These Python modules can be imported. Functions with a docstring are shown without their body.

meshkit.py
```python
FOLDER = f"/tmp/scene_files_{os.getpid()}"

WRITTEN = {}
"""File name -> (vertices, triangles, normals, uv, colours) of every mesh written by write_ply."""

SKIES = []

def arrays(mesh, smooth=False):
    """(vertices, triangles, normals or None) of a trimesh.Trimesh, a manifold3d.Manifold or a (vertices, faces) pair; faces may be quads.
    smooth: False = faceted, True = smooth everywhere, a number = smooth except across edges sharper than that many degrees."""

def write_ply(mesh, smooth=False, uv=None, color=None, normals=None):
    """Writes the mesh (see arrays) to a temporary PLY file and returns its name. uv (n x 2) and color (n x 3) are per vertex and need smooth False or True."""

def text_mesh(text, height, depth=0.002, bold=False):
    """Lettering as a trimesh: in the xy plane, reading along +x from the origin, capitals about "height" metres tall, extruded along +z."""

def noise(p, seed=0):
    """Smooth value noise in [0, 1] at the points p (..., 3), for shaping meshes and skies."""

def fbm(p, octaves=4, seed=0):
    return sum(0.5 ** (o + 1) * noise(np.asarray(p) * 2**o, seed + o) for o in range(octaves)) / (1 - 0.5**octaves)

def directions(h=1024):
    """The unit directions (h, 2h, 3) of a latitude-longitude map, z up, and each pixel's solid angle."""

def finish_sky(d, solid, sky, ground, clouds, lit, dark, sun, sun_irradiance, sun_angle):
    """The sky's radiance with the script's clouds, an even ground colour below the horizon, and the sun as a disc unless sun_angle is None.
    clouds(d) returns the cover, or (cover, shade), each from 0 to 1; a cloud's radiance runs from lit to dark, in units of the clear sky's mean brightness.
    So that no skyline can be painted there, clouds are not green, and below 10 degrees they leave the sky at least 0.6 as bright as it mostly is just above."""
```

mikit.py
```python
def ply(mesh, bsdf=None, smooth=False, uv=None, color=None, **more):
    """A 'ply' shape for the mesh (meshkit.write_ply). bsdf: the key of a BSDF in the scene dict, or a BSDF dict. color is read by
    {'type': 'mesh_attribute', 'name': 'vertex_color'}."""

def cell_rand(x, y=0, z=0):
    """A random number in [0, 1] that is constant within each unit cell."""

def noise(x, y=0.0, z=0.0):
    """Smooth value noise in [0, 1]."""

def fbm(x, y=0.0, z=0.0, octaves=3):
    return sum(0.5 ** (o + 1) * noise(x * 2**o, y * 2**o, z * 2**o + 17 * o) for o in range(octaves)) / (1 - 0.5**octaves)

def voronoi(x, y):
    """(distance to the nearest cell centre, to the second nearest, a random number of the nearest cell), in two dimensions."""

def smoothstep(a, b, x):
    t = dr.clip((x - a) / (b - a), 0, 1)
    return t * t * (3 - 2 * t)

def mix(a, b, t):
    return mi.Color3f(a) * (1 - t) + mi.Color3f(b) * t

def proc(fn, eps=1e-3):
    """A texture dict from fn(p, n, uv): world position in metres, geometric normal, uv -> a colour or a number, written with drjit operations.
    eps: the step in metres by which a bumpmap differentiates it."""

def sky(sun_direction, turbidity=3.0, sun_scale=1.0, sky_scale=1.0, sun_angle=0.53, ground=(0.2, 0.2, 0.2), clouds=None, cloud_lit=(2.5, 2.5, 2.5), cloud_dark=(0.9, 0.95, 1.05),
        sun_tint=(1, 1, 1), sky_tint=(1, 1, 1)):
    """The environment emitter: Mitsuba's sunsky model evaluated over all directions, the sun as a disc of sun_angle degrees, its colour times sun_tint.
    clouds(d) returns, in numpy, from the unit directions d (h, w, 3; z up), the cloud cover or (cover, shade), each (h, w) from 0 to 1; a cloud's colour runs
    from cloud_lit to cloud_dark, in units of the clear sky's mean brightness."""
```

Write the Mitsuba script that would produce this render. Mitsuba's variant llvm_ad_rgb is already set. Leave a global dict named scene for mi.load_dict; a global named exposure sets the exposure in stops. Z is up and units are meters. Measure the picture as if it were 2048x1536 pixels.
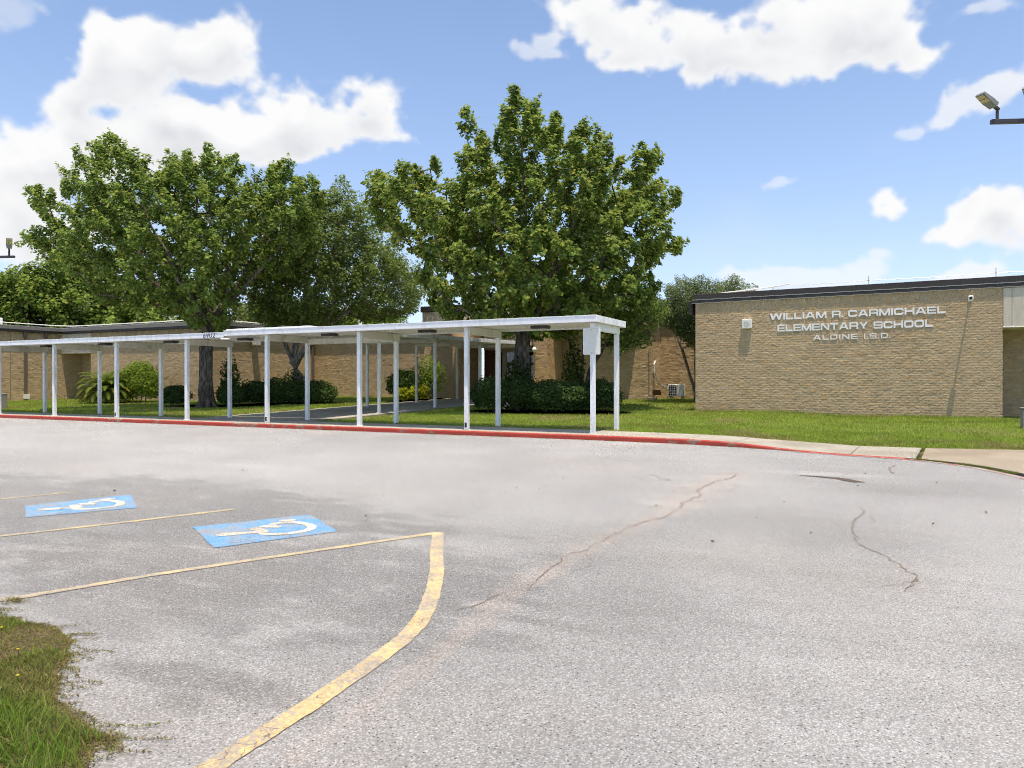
import math, random
import numpy as np
import trimesh
import mitsuba as mi
import drjit as dr
import mikit, meshkit
from mikit import ply, proc, noise, fbm, voronoi, cell_rand, smoothstep, mix
from shapely.geometry import Polygon, LineString, Point, MultiPoint, box as sbox
from shapely.ops import unary_union
from shapely import contains_xy, distance as sdist, points as spoints

# ---------------------------------------------------------------- camera, sky, exposure
T = mi.ScalarTransform4f
scene, labels = {}, {}
HEAD = 0.4654                                   # heading of the lens, turned left of +y
CA, SA = math.cos(HEAD), math.sin(HEAD)
FWD, RIGHT = np.array([-SA, CA, 0.0]), np.array([CA, SA, 0.0])
EYE = 1.094
scene['camera'] = {'type': 'perspective', 'fov': 69.41, 'fov_axis': 'x', 'near_clip': 0.05, 'far_clip': 6000.0,
                   'to_world': T().look_at(origin=[0, 0, EYE], target=[FWD[0], FWD[1], EYE - 0.00334], up=[0, 0, 1])}
exposure = 1.95
PUFFS = [(-29.4,21.5,1.5,1.6),(-27.0,21.5,2.8,1.8),(-23.9,22.1,3.2,1.9),(-20.5,23.2,2.4,1.8),(-21.9,21.4,3.7,1.4),(-27.6,19.6,3.0,1.4),(-29.7,18.9,1.8,1.2),(-30.3,17.1,1.7,1.2),(-32.3,14.5,3.0,1.5),(-33.6,11.6,3.0,3.4),(-29.1,15.0,4.4,2.2),(-31.7,9.2,3.6,2.2),(-23.9,18.2,2.3,1.1),(-25.1,17.0,3.8,1.6),(-20.2,18.0,4.1,1.6),(-16.4,19.6,2.7,1.8),(-13.8,18.6,4.7,1.9),(-10.5,20.5,2.6,1.8),(-9.6,18.5,1.9,1.2),(-17.4,17.0,5.3,1.0),(-22.9,16.1,4.9,1.3),(5.6,26.4,3.8,1.9),(9.8,25.1,4.9,1.9),(8.7,23.3,2.6,0.8),(15.0,23.7,4.7,1.9),(17.8,22.2,4.9,1.4),(14.3,21.6,2.5,0.8),(24.6,24.3,4.5,2.3),(22.9,22.1,5.9,1.1),(27.1,22.9,2.8,1.5),(29.2,21.1,1.8,0.9),(19.9,25.0,2.1,1.5),(32.3,18.1,2.2,1.2),(34.2,18.1,1.6,1.3),(30.4,17.6,1.2,0.8),(28.3,17.0,1.2,0.6),(26.4,12.3,1.6,1.2),(33.2,11.6,1.9,1.2),(31.5,10.6,2.0,1.1),(34.2,10.2,2.4,1.9),(30.1,9.7,1.7,0.7),(19.4,14.6,1.4,0.5),(19.9,8.3,3.8,1.0),(17.1,8.0,2.8,0.9),(22.9,7.9,3.6,1.1),(26.2,8.7,1.4,0.8),(21.3,6.9,6.0,0.9),(31.8,7.5,1.7,0.9),(30.4,7.1,1.4,0.6),(33.4,6.5,2.4,0.6),(-33.9,22.5,1.3,1.0),(0.4,24.2,1.2,0.6),(2.6,23.9,1.2,0.5),(32.9,23.2,1.9,0.5),(2.2,24.9,1.2,0.6)]
SOFT = {41: .45, 42: .62, 43: .55, 44: .62, 45: .6, 46: .55, 47: .75, 48: .7, 49: .6, 50: .35, 51: .5, 52: .5, 53: .5, 54: .5, 32: .75, 33: .8, 34: .7, 35: .5}


def clouds(d):
    """Cumulus: puffs at their bearing and height (degrees), broken up by noise; the rest of the sky carries the same kind of cloud."""
    az = np.degrees(np.arctan2(d @ RIGHT, d @ FWD))
    el = np.degrees(np.arcsin(np.clip(d[..., 2], -1, 1)))
    w1 = meshkit.fbm(d * 10.0, 4, 3) - .5
    w2 = meshkit.fbm(d * 10.0 + 40.0, 4, 8) - .5
    w3 = meshkit.fbm(d * 34.0 + 9.0, 4, 13) - .5
    w4 = meshkit.fbm(d * 34.0 + 70.0, 4, 18) - .5
    billow = 1 - np.abs(2 * meshkit.fbm(d * 24.0, 5, 5) - 1) * 2.4
    fine = meshkit.fbm(d * 60.0, 4, 25) - .5
    a2, e2 = az + 3.6 * w1 + 1.5 * w3, el + 3.0 * w2 + 1.3 * w4

    def mass(a_, e_):
        m, soft = np.zeros(az.shape), np.zeros(az.shape)
        for i, (a, e, ra, re) in enumerate(PUFFS):
            g = np.exp(-1.15 * (((a_ - a) / (ra * .84)) ** 2 + ((e_ - e) / (re * .86)) ** 2))
            m += g
            soft += g * SOFT.get(i, 1.0)
        return m, soft / np.maximum(m, 1e-6)

    m, thick = mass(a2, e2)
    above, _ = mass(a2, e2 + 1.5)
    far = np.clip(np.maximum((np.abs(az) - 36) / 6, (el - 27.5) / 5), 0, 1)
    flat = d / np.maximum(d[..., 2:], .12) * 1.6
    gen = np.clip((meshkit.fbm(flat, 6, 21) - .50) * 5, 0, 1.5) * far
    m, thick = np.maximum(m * (1 - far) + gen, 0), np.where(far > .5, 1.0, thick)
    x = m - .05 + .46 * (billow - .45) * np.clip(m * 2, 0, 1) + .85 * fine
    cover = np.clip((x - .20) / .58, 0, 1)
    cover = cover * cover * (3 - 2 * cover) * thick
    shade = np.clip(.04 + .62 * np.clip(above - .45, 0, 1.2) + .7 * w1 + .22 * (.5 - billow), 0, 1) * np.clip((x - .35) * 1.2, 0, 1)
    veil = .06 * np.clip(1 - el / 14, 0, 1) + .35 * np.clip(meshkit.fbm(d * 6.0, 5, 33) - .52, 0, 1)
    return np.maximum(cover, veil), shade


SUN = (0.15, -0.145, 1.0)
scene['sky'] = mikit.sky(SUN, turbidity=3.0, sky_scale=1.36, sky_tint=(1.24, 1.09, 1.04), clouds=clouds, cloud_lit=(1.62, 1.62, 1.62), cloud_dark=(1.12, 1.16, 1.24))
R = np.random.default_rng(7)
random.seed(7)


# ---------------------------------------------------------------- helpers
def numbered(name):
    taken = lambda k: k in scene or k in labels or any(x.startswith(k + '__') for x in scene)
    if not taken(name):
        return name
    n = 1
    while taken(f'{name}_{n:03d}'):
        n += 1
    return f'{name}_{n:03d}'


COUNT = {}


def key_for(name):
    """Next free key of this name (fast)."""
    n = COUNT.get(name, 0)
    COUNT[name] = n + 1
    return name if n == 0 else f'{name}_{n:03d}'


def put(name, mesh, bsdf, parent=None, smooth=False, color=None, **lab):
    k = key_for(f'{parent}__{name}' if parent else name)
    scene[k] = ply(mesh, bsdf, smooth=smooth, color=color)
    if lab:
        labels[k] = lab
    return k


def put_at(name, shape, to_world, parent, **lab):
    k = key_for(f'{parent}__{name}')
    scene[k] = {**shape, 'to_world': to_world}
    if lab:
        labels[k] = lab
    return k


def thing(name, label, category, group=None):
    k = key_for(name)
    labels[k] = {'label': label, 'category': category}
    if group:
        labels[k]['group'] = group
    return k


def cat(*m):
    return trimesh.util.concatenate([x for x in m])


def bx(x0, x1, y0, y1, z0, z1):
    m = trimesh.creation.box(extents=[x1 - x0, y1 - y0, z1 - z0])
    m.apply_translation([(x0 + x1) / 2, (y0 + y1) / 2, (z0 + z1) / 2])
    return m


def cbox(sx, sy, sz, c=.006):
    """A box centred on the origin with chamfered edges."""
    v = []
    for x in (-1, 1):
        for y in (-1, 1):
            for z in (-1, 1):
                v += [[x * sx / 2, y * (sy / 2 - c), z * (sz / 2 - c)], [x * (sx / 2 - c), y * sy / 2, z * (sz / 2 - c)], [x * (sx / 2 - c), y * (sy / 2 - c), z * sz / 2]]
    return trimesh.convex.convex_hull(np.array(v))


def cbx(x0, x1, y0, y1, z0, z1, c=.006):
    m = cbox(x1 - x0, y1 - y0, z1 - z0, c)
    m.apply_translation([(x0 + x1) / 2, (y0 + y1) / 2, (z0 + z1) / 2])
    return m


def tube(pts, radii, sides=6, cap=True):
    """A tapered tube along a polyline."""
    p = np.asarray(pts, float)
    r = np.broadcast_to(np.asarray(radii, float), (len(p),))
    t = np.gradient(p, axis=0)
    t /= np.linalg.norm(t, axis=1, keepdims=True) + 1e-12
    ref = np.array([0, 0, 1.0]) if abs(t[:, 2]).mean() < .8 else np.array([1.0, 0, 0])
    a = np.cross(t, ref)
    a /= np.linalg.norm(a, axis=1, keepdims=True) + 1e-12
    b = np.cross(t, a)
    ang = np.arange(sides) * 2 * np.pi / sides
    v = p[:, None] + r[:, None, None] * (np.cos(ang)[None, :, None] * a[:, None] + np.sin(ang)[None, :, None] * b[:, None])
    n = len(p)
    i, j = np.meshgrid(np.arange(n - 1), np.arange(sides), indexing='ij')
    q = np.stack([i * sides + j, i * sides + (j + 1) % sides, (i + 1) * sides + (j + 1) % sides, (i + 1) * sides + j], -1).reshape(-1, 4)
    f = np.vstack([q[:, [0, 1, 2]], q[:, [0, 2, 3]]])
    v = v.reshape(-1, 3)
    if cap:
        k = len(v)
        v = np.vstack([v, p[:1], p[-1:]])
        j = np.arange(sides)
        f = np.vstack([f, np.stack([np.full(sides, k), (j + 1) % sides, j], 1), np.stack([np.full(sides, k + 1), (n - 1) * sides + j, (n - 1) * sides + (j + 1) % sides], 1)])
    return trimesh.Trimesh(v, f, process=False)


def sheet(poly, z):
    """A flat sheet over a shapely polygon; z a number or a function of x, y."""
    out = []
    for g in getattr(poly, 'geoms', [poly]):
        if g.is_empty or g.geom_type != 'Polygon':
            continue
        v, f = trimesh.creation.triangulate_polygon(g, engine='earcut')
        zz = z(v[:, 0], v[:, 1]) if callable(z) else np.full(len(v), z)
        v3 = np.column_stack([v, zz])
        nz = np.cross(v3[f[:, 1]] - v3[f[:, 0]], v3[f[:, 2]] - v3[f[:, 0]])[:, 2]
        f[nz < 0] = f[nz < 0][:, ::-1]
        out.append(trimesh.Trimesh(v3, f, process=False))
    return cat(*out)


def prism(poly, z0, z1):
    out = []
    for g in getattr(poly, 'geoms', [poly]):
        m = trimesh.creation.extrude_polygon(g, z1 - z0, engine='earcut')
        m.apply_translation([0, 0, z0])
        out.append(m)
    return cat(*out)


def frame(origin, ang, lean=0.0):
    """Transform: local x along the heading ang, local y back, z up."""
    m = np.eye(4)
    c, s = math.cos(ang), math.sin(ang)
    m[:3, 0], m[:3, 1] = [c, s, 0], [-s, c, 0]
    m[:3, 3] = origin
    return m


def moved(mesh, m):
    x = mesh.copy()
    x.apply_transform(m)
    return x


# ---------------------------------------------------------------- materials
def rgb(*c):
    return {'type': 'rgb', 'value': list(c)}


VC = {'type': 'mesh_attribute', 'name': 'vertex_color'}


def two(b):
    return {'type': 'twosided', 'bsdf': b}


def pr(color, rough=.6, **k):
    return {'type': 'principled', 'base_color': color if isinstance(color, dict) else rgb(*color), 'roughness': rough, **k}


DUST = [((-1.72, 9.8), (-1.80, 8.4), .34), ((-1.80, 8.4), (-1.74, 7.0), .30), ((-1.74, 7.0), (-1.88, 5.2), .16), ((-1.88, 5.2), (-1.90, 3.8), .13), ((-1.90, 3.8), (-1.80, 3.2), .11), ((-1.80, 3.2), (-1.72, 2.5), .085), ((-1.72, 2.5), (-1.66, 1.8), .06)]


def asphalt(p, n, uv):
    x, y = p.x, p.y
    big = fbm(x * .22 + 3, y * .22, 0, 4)
    mid = fbm(x * 1.1, y * 1.1, 5, 4)
    warp = (fbm(x * .9, y * .9, 9, 4) - .5) * 2.2
    warp2 = (fbm(x * 2.7, y * 2.7, 19, 3) - .5) * .9
    chew = fbm(x * 3.1 + warp * .6, y * 7.5, 31, 5)
    track = fbm(x * .5 + y * .12, y * 4.2 - x * .8, 41, 4)
    # older dark binder still shows where cars stood; elsewhere the binder is worn to pale stone
    def patch(cx, cy, rx, ry, soft=.5):
        r = dr.sqrt(dr.square((x - cx) / rx) + dr.square((y - cy) / ry)) + warp * .35 + warp2 * .25
        m = 1 - smoothstep(1 - soft, 1 + soft, r)
        return smoothstep(.15, .85, m * .8 + (chew - .5) * 1.6 + .1) * smoothstep(.02, .25, m)
    dark = dr.maximum(patch(-3.6, 3.4, 1.9, 1.1), patch(-7.0, 4.6, 3.4, 1.5))
    dark = dr.maximum(dark, .35 * patch(-.9, 6.0, 1.0, 1.4))
    dark = dr.maximum(dark, .3 * patch(.4, 9.6, 1.6, .8))
    dark = dr.maximum(dark, .4 * patch(-1.5, 4.2, .55, 1.0))
    dark = dr.maximum(dark, .9 * patch(-2.35, 2.05, .5, .22))
    pale = dr.maximum(.8 * patch(-.75, 10.35, 1.0, .20), .75 * patch(-3.35, 2.35, .6, .20))
    pale = dr.maximum(pale, .7 * patch(-1.9, 7.1, .38, .16))
    pale = dr.maximum(pale, .55 * patch(-8.6, 7.6, 2.6, .22))
    pale = dr.maximum(pale, .6 * patch(-5.9, 3.9, .6, .16))
    pale = dr.maximum(pale, .6 * patch(.9, 3.6, 1.2, 1.6, .7))
    lum = .245 + .10 * (big - .5) + .07 * (mid - .5)
    dust = mi.Float(0)
    for (ax, ay), (bx2, by2), wd in DUST:
        ex, ey = bx2 - ax, by2 - ay
        tt = dr.clip(((x - ax) * ex + (y - ay) * ey) / (ex * ex + ey * ey), 0, 1)
        dd = dr.sqrt(dr.square(x - ax - ex * tt) + dr.square(y - ay - ey * tt))
        dust = dr.maximum(dust, 1 - smoothstep(.25, 1.2, dd / wd + (chew - .5) * 1.3 + warp2 * .2))
    lum = lum * (1 - .28 * dark) * (.93 + .14 * track) + .045 * pale
    lum = lum * (1 - .2 * dust) + .06 * dust
    d1, d2, which = voronoi(x * 120, y * 120)
    stone = smoothstep(.62, .25, d1)
    grain = (which - .5) * 1.0
    d3, d4, w3 = voronoi(x * 62 + 7, y * 62)
    bright = dr.select((w3 > .66) & (d3 < .36), 1.0, 0.0)
    pit = dr.select((w3 < .13) & (d3 < .26), 1.0, 0.0)
    lum = lum * (.80 + .26 * stone + .75 * grain * stone) + .08 * bright * (1 - .3 * pale) - .45 * lum * pit
    warm = fbm(x * .6 + 11, y * .6, 2, 3)
    tint = mix(mix((.98, 1.0, 1.0), (1.02, .995, .965), smoothstep(.5, .78, warm) * .6), (1.035, .985, .94), dust)
    cool = mix((1, 1, 1), (.95, .98, 1.05), cell_rand(dr.floor(x * 120), dr.floor(y * 120), 3))
    return tint * cool * dr.clip(lum, .02, .8)


def asphalt_h(p, n, uv):
    d1, d2, w = voronoi(p.x * 70, p.y * 70)
    return .0035 * (smoothstep(.6, .1, d1) * (.4 + .6 * w)) + .004 * fbm(p.x * 22, p.y * 22, 0, 2)


def paint_wear(base, rust, amount, scale):
    def fn(p, n, uv):
        a = fbm(p.x * scale, p.y * scale, p.z * scale, 5)
        b = fbm(p.x * scale * 6, p.y * scale * 6, p.z * scale * 6, 3)
        w = smoothstep(amount - .05, amount + .06, a * .65 + b * .35)
        tone = .88 + .24 * fbm(p.x * 3, p.y * 3, p.z * 3, 3)
        return mix(mi.Color3f(*base) * tone, rust, w)
    return proc(fn)


def line_paint(base, wear=.0):
    """Road paint: worn off the stones, thin in places, a few cracks."""
    def fn(p, n, uv):
        x, y = p.x, p.y
        d1, d2, w = voronoi(x * 120, y * 120)
        d3, d4, w3 = voronoi(x * 62 + 7, y * 62)
        a = fbm(x * 6, y * 6, 0, 5)
        q = a * .55 + .28 * w + .17 * w3
        worn = smoothstep(.56 - wear, .66 - wear, q)
        v1, v2, _ = voronoi(x * 4.5 + fbm(x * 14, y * 14, 0, 3) * .9, y * 4.5 + fbm(x * 14, y * 14, 4, 3) * .9)
        crack = (1 - smoothstep(.008, .03, v2 - v1)) * smoothstep(.5, .62, fbm(x * 2.3, y * 2.3, 8, 3))
        tone = (.80 + .30 * fbm(x * 40, y * 40, 0, 2)) * (.85 + .3 * w)
        stone = (.22 + .12 * (w - .5)) * mi.Color3f(1.0, .97, .93)
        col = mix(mi.Color3f(*base) * tone, stone, worn * .85)
        return mix(col, (.12, .10, .085), crack * .8)
    return proc(fn)


def concrete(base, scale=1.0):
    def fn(p, n, uv):
        a = fbm(p.x * 1.3 * scale, p.y * 1.3 * scale, p.z, 5)
        b = fbm(p.x * 30, p.y * 30, p.z * 30, 3)
        st = smoothstep(.56, .72, fbm(p.x * .8 + 5, p.y * .8, p.z, 4))
        lum = .80 + .34 * (a - .5) + .20 * b
        return mix(mi.Color3f(*base) * lum, mi.Color3f(*base) * (.62, .60, .56), st * .6)
    return proc(fn)


def metal_dirt(base, dirt, k=.5):
    """Painted metal with faint runs of grime."""
    def fn(p, n, uv):
        run = fbm(p.x * 11, p.y * 11, p.z * 1.5, 4)
        blot = fbm(p.x * 2.1, p.y * 2.1, p.z * 2.1, 4)
        w = smoothstep(.47, .70, run * .65 + blot * .35)
        return mix(mi.Color3f(*base) * (.95 + .1 * blot), dirt, w * k)
    return proc(fn)


def bark(c0, c1):
    def fn(p, n, uv):
        a = fbm(p.x * 26, p.y * 26, p.z * 5, 4)
        b = fbm(p.x * 3, p.y * 3, p.z * 2, 3)
        return mix(c0, c1, smoothstep(.35, .7, a * .75 + b * .25))
    return proc(fn)


def soil_c(p, n, uv):
    a = fbm(p.x * 6, p.y * 6, 0, 5)
    b = fbm(p.x * 60, p.y * 60, 0, 3)
    return mix((.06, .046, .032), (.155, .12, .08), smoothstep(.3, .75, a * .5 + b * .5))


def crack_c(p, n, uv):
    return mix((.10, .08, .066), (.21, .17, .14), fbm(p.x * 30, p.y * 30, 0, 3))


def turf_c(p, n, uv):
    a = fbm(p.x * 1.2, p.y * 1.2, 0, 4)
    b = fbm(p.x * 40, p.y * 40, 0, 3)
    return mix((.08, .11, .025), (.16, .20, .05), a * .4 + b * .6)


def mulch_c(p, n, uv):
    b = fbm(p.x * 35, p.y * 35, 0, 4)
    return mix((.035, .027, .02), (.10, .075, .055), b)


def mortar_c(p, n, uv):
    a = fbm(p.x * 3, p.y * 3, p.z * 3, 4)
    b = fbm(p.x * 60, p.y * 60, p.z * 60, 2)
    return mix((.32, .26, .18), (.50, .43, .31), a * .5 + b * .5)


def leafy(extra):
    return {'type': 'principledthin', 'base_color': VC, 'roughness': .36, 'diff_trans': extra, 'spec_trans': 0.0, 'eta': 1.4}


def bark_h(p, n, uv):
    return .025 * fbm(p.x * 24, p.y * 24, p.z * 5, 4)


def plaster_h(p, n, uv):
    return .0015 * fbm(p.x * 60, p.y * 60, p.z * 60, 3)


M = {
    'asphalt': {'type': 'bumpmap', 'arbitrary': proc(asphalt_h, .004), 'scale': 1.0, 'bsdf': pr(proc(asphalt), .92, specular=.3)},
    'yellow_paint': pr(line_paint((.50, .385, .20), .11), .8),
    'worn_yellow_paint': pr(line_paint((.47, .37, .20), .16), .8),
    'blue_paint': pr(line_paint((.10, .25, .45), .07), .8),
    'white_road_paint': pr(line_paint((.57, .52, .43), .09), .8),
    'red_paint': pr(paint_wear((.35, .042, .028), (.25, .17, .13), .62, 2.5), .6),
    'thin_red_paint': pr(paint_wear((.33, .11, .09), (.27, .25, .235), .48, 6), .8),
    'crack_dirt': pr(proc(crack_c), .95),
    'concrete': pr(concrete((.265, .255, .225)), .9),
    'old_concrete': pr(concrete((.245, .215, .17)), .9),
    'soil': pr(proc(soil_c), .95),
    'turf': pr(proc(turf_c), .95),
    'mulch': pr(proc(mulch_c), .95),
    'mortar': two(pr(proc(mortar_c), .95)),
    'brick': two(pr(VC, .92, specular=.25)),
    'leaf': leafy(1.0),
    'thick_leaf': leafy(.45),
    'grass': leafy(.8),
    'bark_dark': two({'type': 'bumpmap', 'arbitrary': proc(bark_h, .004), 'scale': 1.0, 'bsdf': pr(bark((.05, .043, .037), (.19, .165, .14)), .95)}),
    'bark_pale': two(pr(bark((.12, .10, .085), (.34, .30, .26)), .9)),
    'white_metal': two(pr(metal_dirt((.83, .86, .89), (.47, .48, .45), .42), .45)),
    'grimy_metal': two(pr(metal_dirt((.66, .65, .60), (.36, .36, .30), .7), .55)),
    'brown_metal': two(pr((.035, .030, .028), .5)),
    'edge_metal': two(pr((.55, .54, .52), .35, metallic=.3)),
    'brown_pipe': two(pr((.13, .10, .085), .55)),
    'beige_panel': two(pr(metal_dirt((.58, .53, .44), (.42, .39, .33), .4), .6)),
    'beige_frame': two(pr((.42, .38, .31), .55)),
    'roof_gravel': pr((.35, .34, .32), .95),
    'white_plastic': two(pr((.80, .80, .78), .4)),
    'grey_grille': two(pr((.52, .54, .56), .6)),
    'letter_metal': two(pr((.86, .88, .90), .4)),
    'black': two(pr((.02, .02, .022), .45)),
    'dark_glass': two(pr((.015, .02, .03), .08)),
    'sign_face': two(pr(metal_dirt((.70, .71, .66), (.78, .79, .75), .8), .45)),
    'grey_paint': two(pr((.24, .25, .26), .55)),
    'dark_paint': two(pr((.045, .042, .05), .5)),
    'lens': two(pr((.55, .46, .24), .3)),
    'red_brown': two(pr(concrete((.16, .075, .045), 3), .8)),
    'red_sign': two(pr((.22, .03, .03), .5)),
    'pale_grey': two(pr((.45, .46, .42), .6)),
    'glass': {'type': 'thindielectric'},
    'chrome_pipe': two(pr((.62, .62, .63), .3, metallic=.6)),
    'petal': two(pr(VC, .7)),
}
for k, v in M.items():
    scene['mat_' + k] = v
M = {k: 'mat_' + k for k in M}


def put_m(name, mesh, mat, parent=None, **k):
    return put(name, mesh, M[mat], parent, **k)

# ---------------------------------------------------------------- ground, lot, kerb, pavement
LOT = -0.10
KERB = np.array([(-60, 14.16), (-30, 14.17), (-5.3, 14.18), (-3.6, 14.08), (-2.4, 13.85), (-1.1, 13.36), (-.48, 13.1), (.57, 12.86), (1.0, 12.5), (1.29, 12.14), (1.61, 11.4), (1.95, 10.4), (2.7, 8.4), (4.6, 6.0), (9, 3.5)])
INNER = np.array([(-60, 15.62), (-25.9, 15.62), (-5.8, 15.72), (-3.8, 15.5), (-2.6, 15.32), (-1.28, 15.2), (-.38, 15.0), (.67, 15.05), (2.19, 15.4), (6, 16.3), (14, 18.0)])


def ramp(x):
    t = np.clip((np.asarray(x, float) + 3.1) / 2.3, 0, 1)
    return -.088 * t * t * (3 - 2 * t)


def inner_y(x):
    return np.interp(x, INNER[:, 0], INNER[:, 1])


def gz(x, y):
    """Height of the lawn."""
    x, y = np.asarray(x, float), np.asarray(y, float)
    d = y - inner_y(x)
    up = np.where(d > 0, .0215 * d, .5 * d)
    wav = .035 * (meshkit.noise(np.stack([x * .35, y * .35, x * 0], -1), 4) - .5)
    z = ramp(x) - .035 + up + np.where(d > .6, wav * np.clip(d - .6, 0, 1), 0)
    right = np.clip((x + 5) / 8, 0, 1) * np.clip(d / 6, 0, 1) * .09
    return np.clip(z + right, -.35, .42)


put_m('ground', sheet(Point(0, 0).buffer(4000, 24), -.5), 'turf', kind='structure')

# the parking lot reaches the kerb line; along the old slab at the right it stops a hand's breadth short
lot_edge = [(-60, 14.20), (-5.3, 14.22), (-3.6, 14.12), (-2.4, 13.89), (-1.1, 13.40), (-.48, 13.13), (.30, 12.90), (.57, 12.74), (.93, 12.40), (1.19, 12.06), (1.50, 11.34), (1.84, 10.36), (2.6, 8.32), (4.5, 5.9), (9, 3.4)]
VERGE = Polygon([(-9.5, 2.8), (-7.0, 2.6), (-5.0, 2.38), (-4.4, 2.27), (-4.08, 2.19), (-3.93, 2.165), (-3.80, 2.19), (-3.62, 2.19), (-3.42, 2.12), (-3.27, 2.07), (-3.14, 2.01), (-3.08, 1.93), (-2.95, 1.83), (-2.82, 1.77), (-2.68, 1.69), (-2.52, 1.64), (-2.40, 1.615), (-2.22, 1.605), (-2.09, 1.59), (-2.10, 1.572), (-2.26, 1.565), (-2.32, 1.52), (-2.2, 1.44), (-2.12, 1.30), (-2.2, .9), (-3.0, -.5), (-9.5, -3)])
lot = Polygon([(-60, -60), (30, -60), (30, 3.4)] + lot_edge[::-1])
put_m('parking_lot', sheet(lot, LOT), 'asphalt', kind='structure')


def ribbon(pts, w, z, jitter=.02, seed=0, step=.045):
    """A thin uneven strip along a polyline: dirt in a crack."""
    g = np.random.default_rng(seed)
    ls = LineString(pts)
    n = max(3, int(ls.length / step))
    p = np.array([ls.interpolate(t, normalized=True).coords[0] for t in np.linspace(0, 1, n)])
    d = np.gradient(p, axis=0)
    d /= np.linalg.norm(d, axis=1, keepdims=True) + 1e-9
    nrm = np.column_stack([-d[:, 1], d[:, 0]])
    walk = np.cumsum(g.normal(0, jitter * .22, n))
    walk -= np.linspace(walk[0], walk[-1], n)
    p = p + nrm * (walk + g.normal(0, jitter * .16, n))[:, None]
    ww = .58 * w * g.uniform(.3, 1.25, n) * np.minimum(1, np.minimum(np.arange(n), np.arange(n)[::-1]) / 3.0 + .1)
    a, b = p + nrm * ww[:, None] / 2, p - nrm * ww[:, None] / 2
    v = np.vstack([np.column_stack([a, np.full(n, z)]), np.column_stack([b, np.full(n, z)])])
    i = np.arange(n - 1)
    f = np.vstack([np.stack([i, i + n, i + 1], 1), np.stack([i + 1, i + n, i + n + 1], 1)])
    return trimesh.Trimesh(v, f, process=False)


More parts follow.
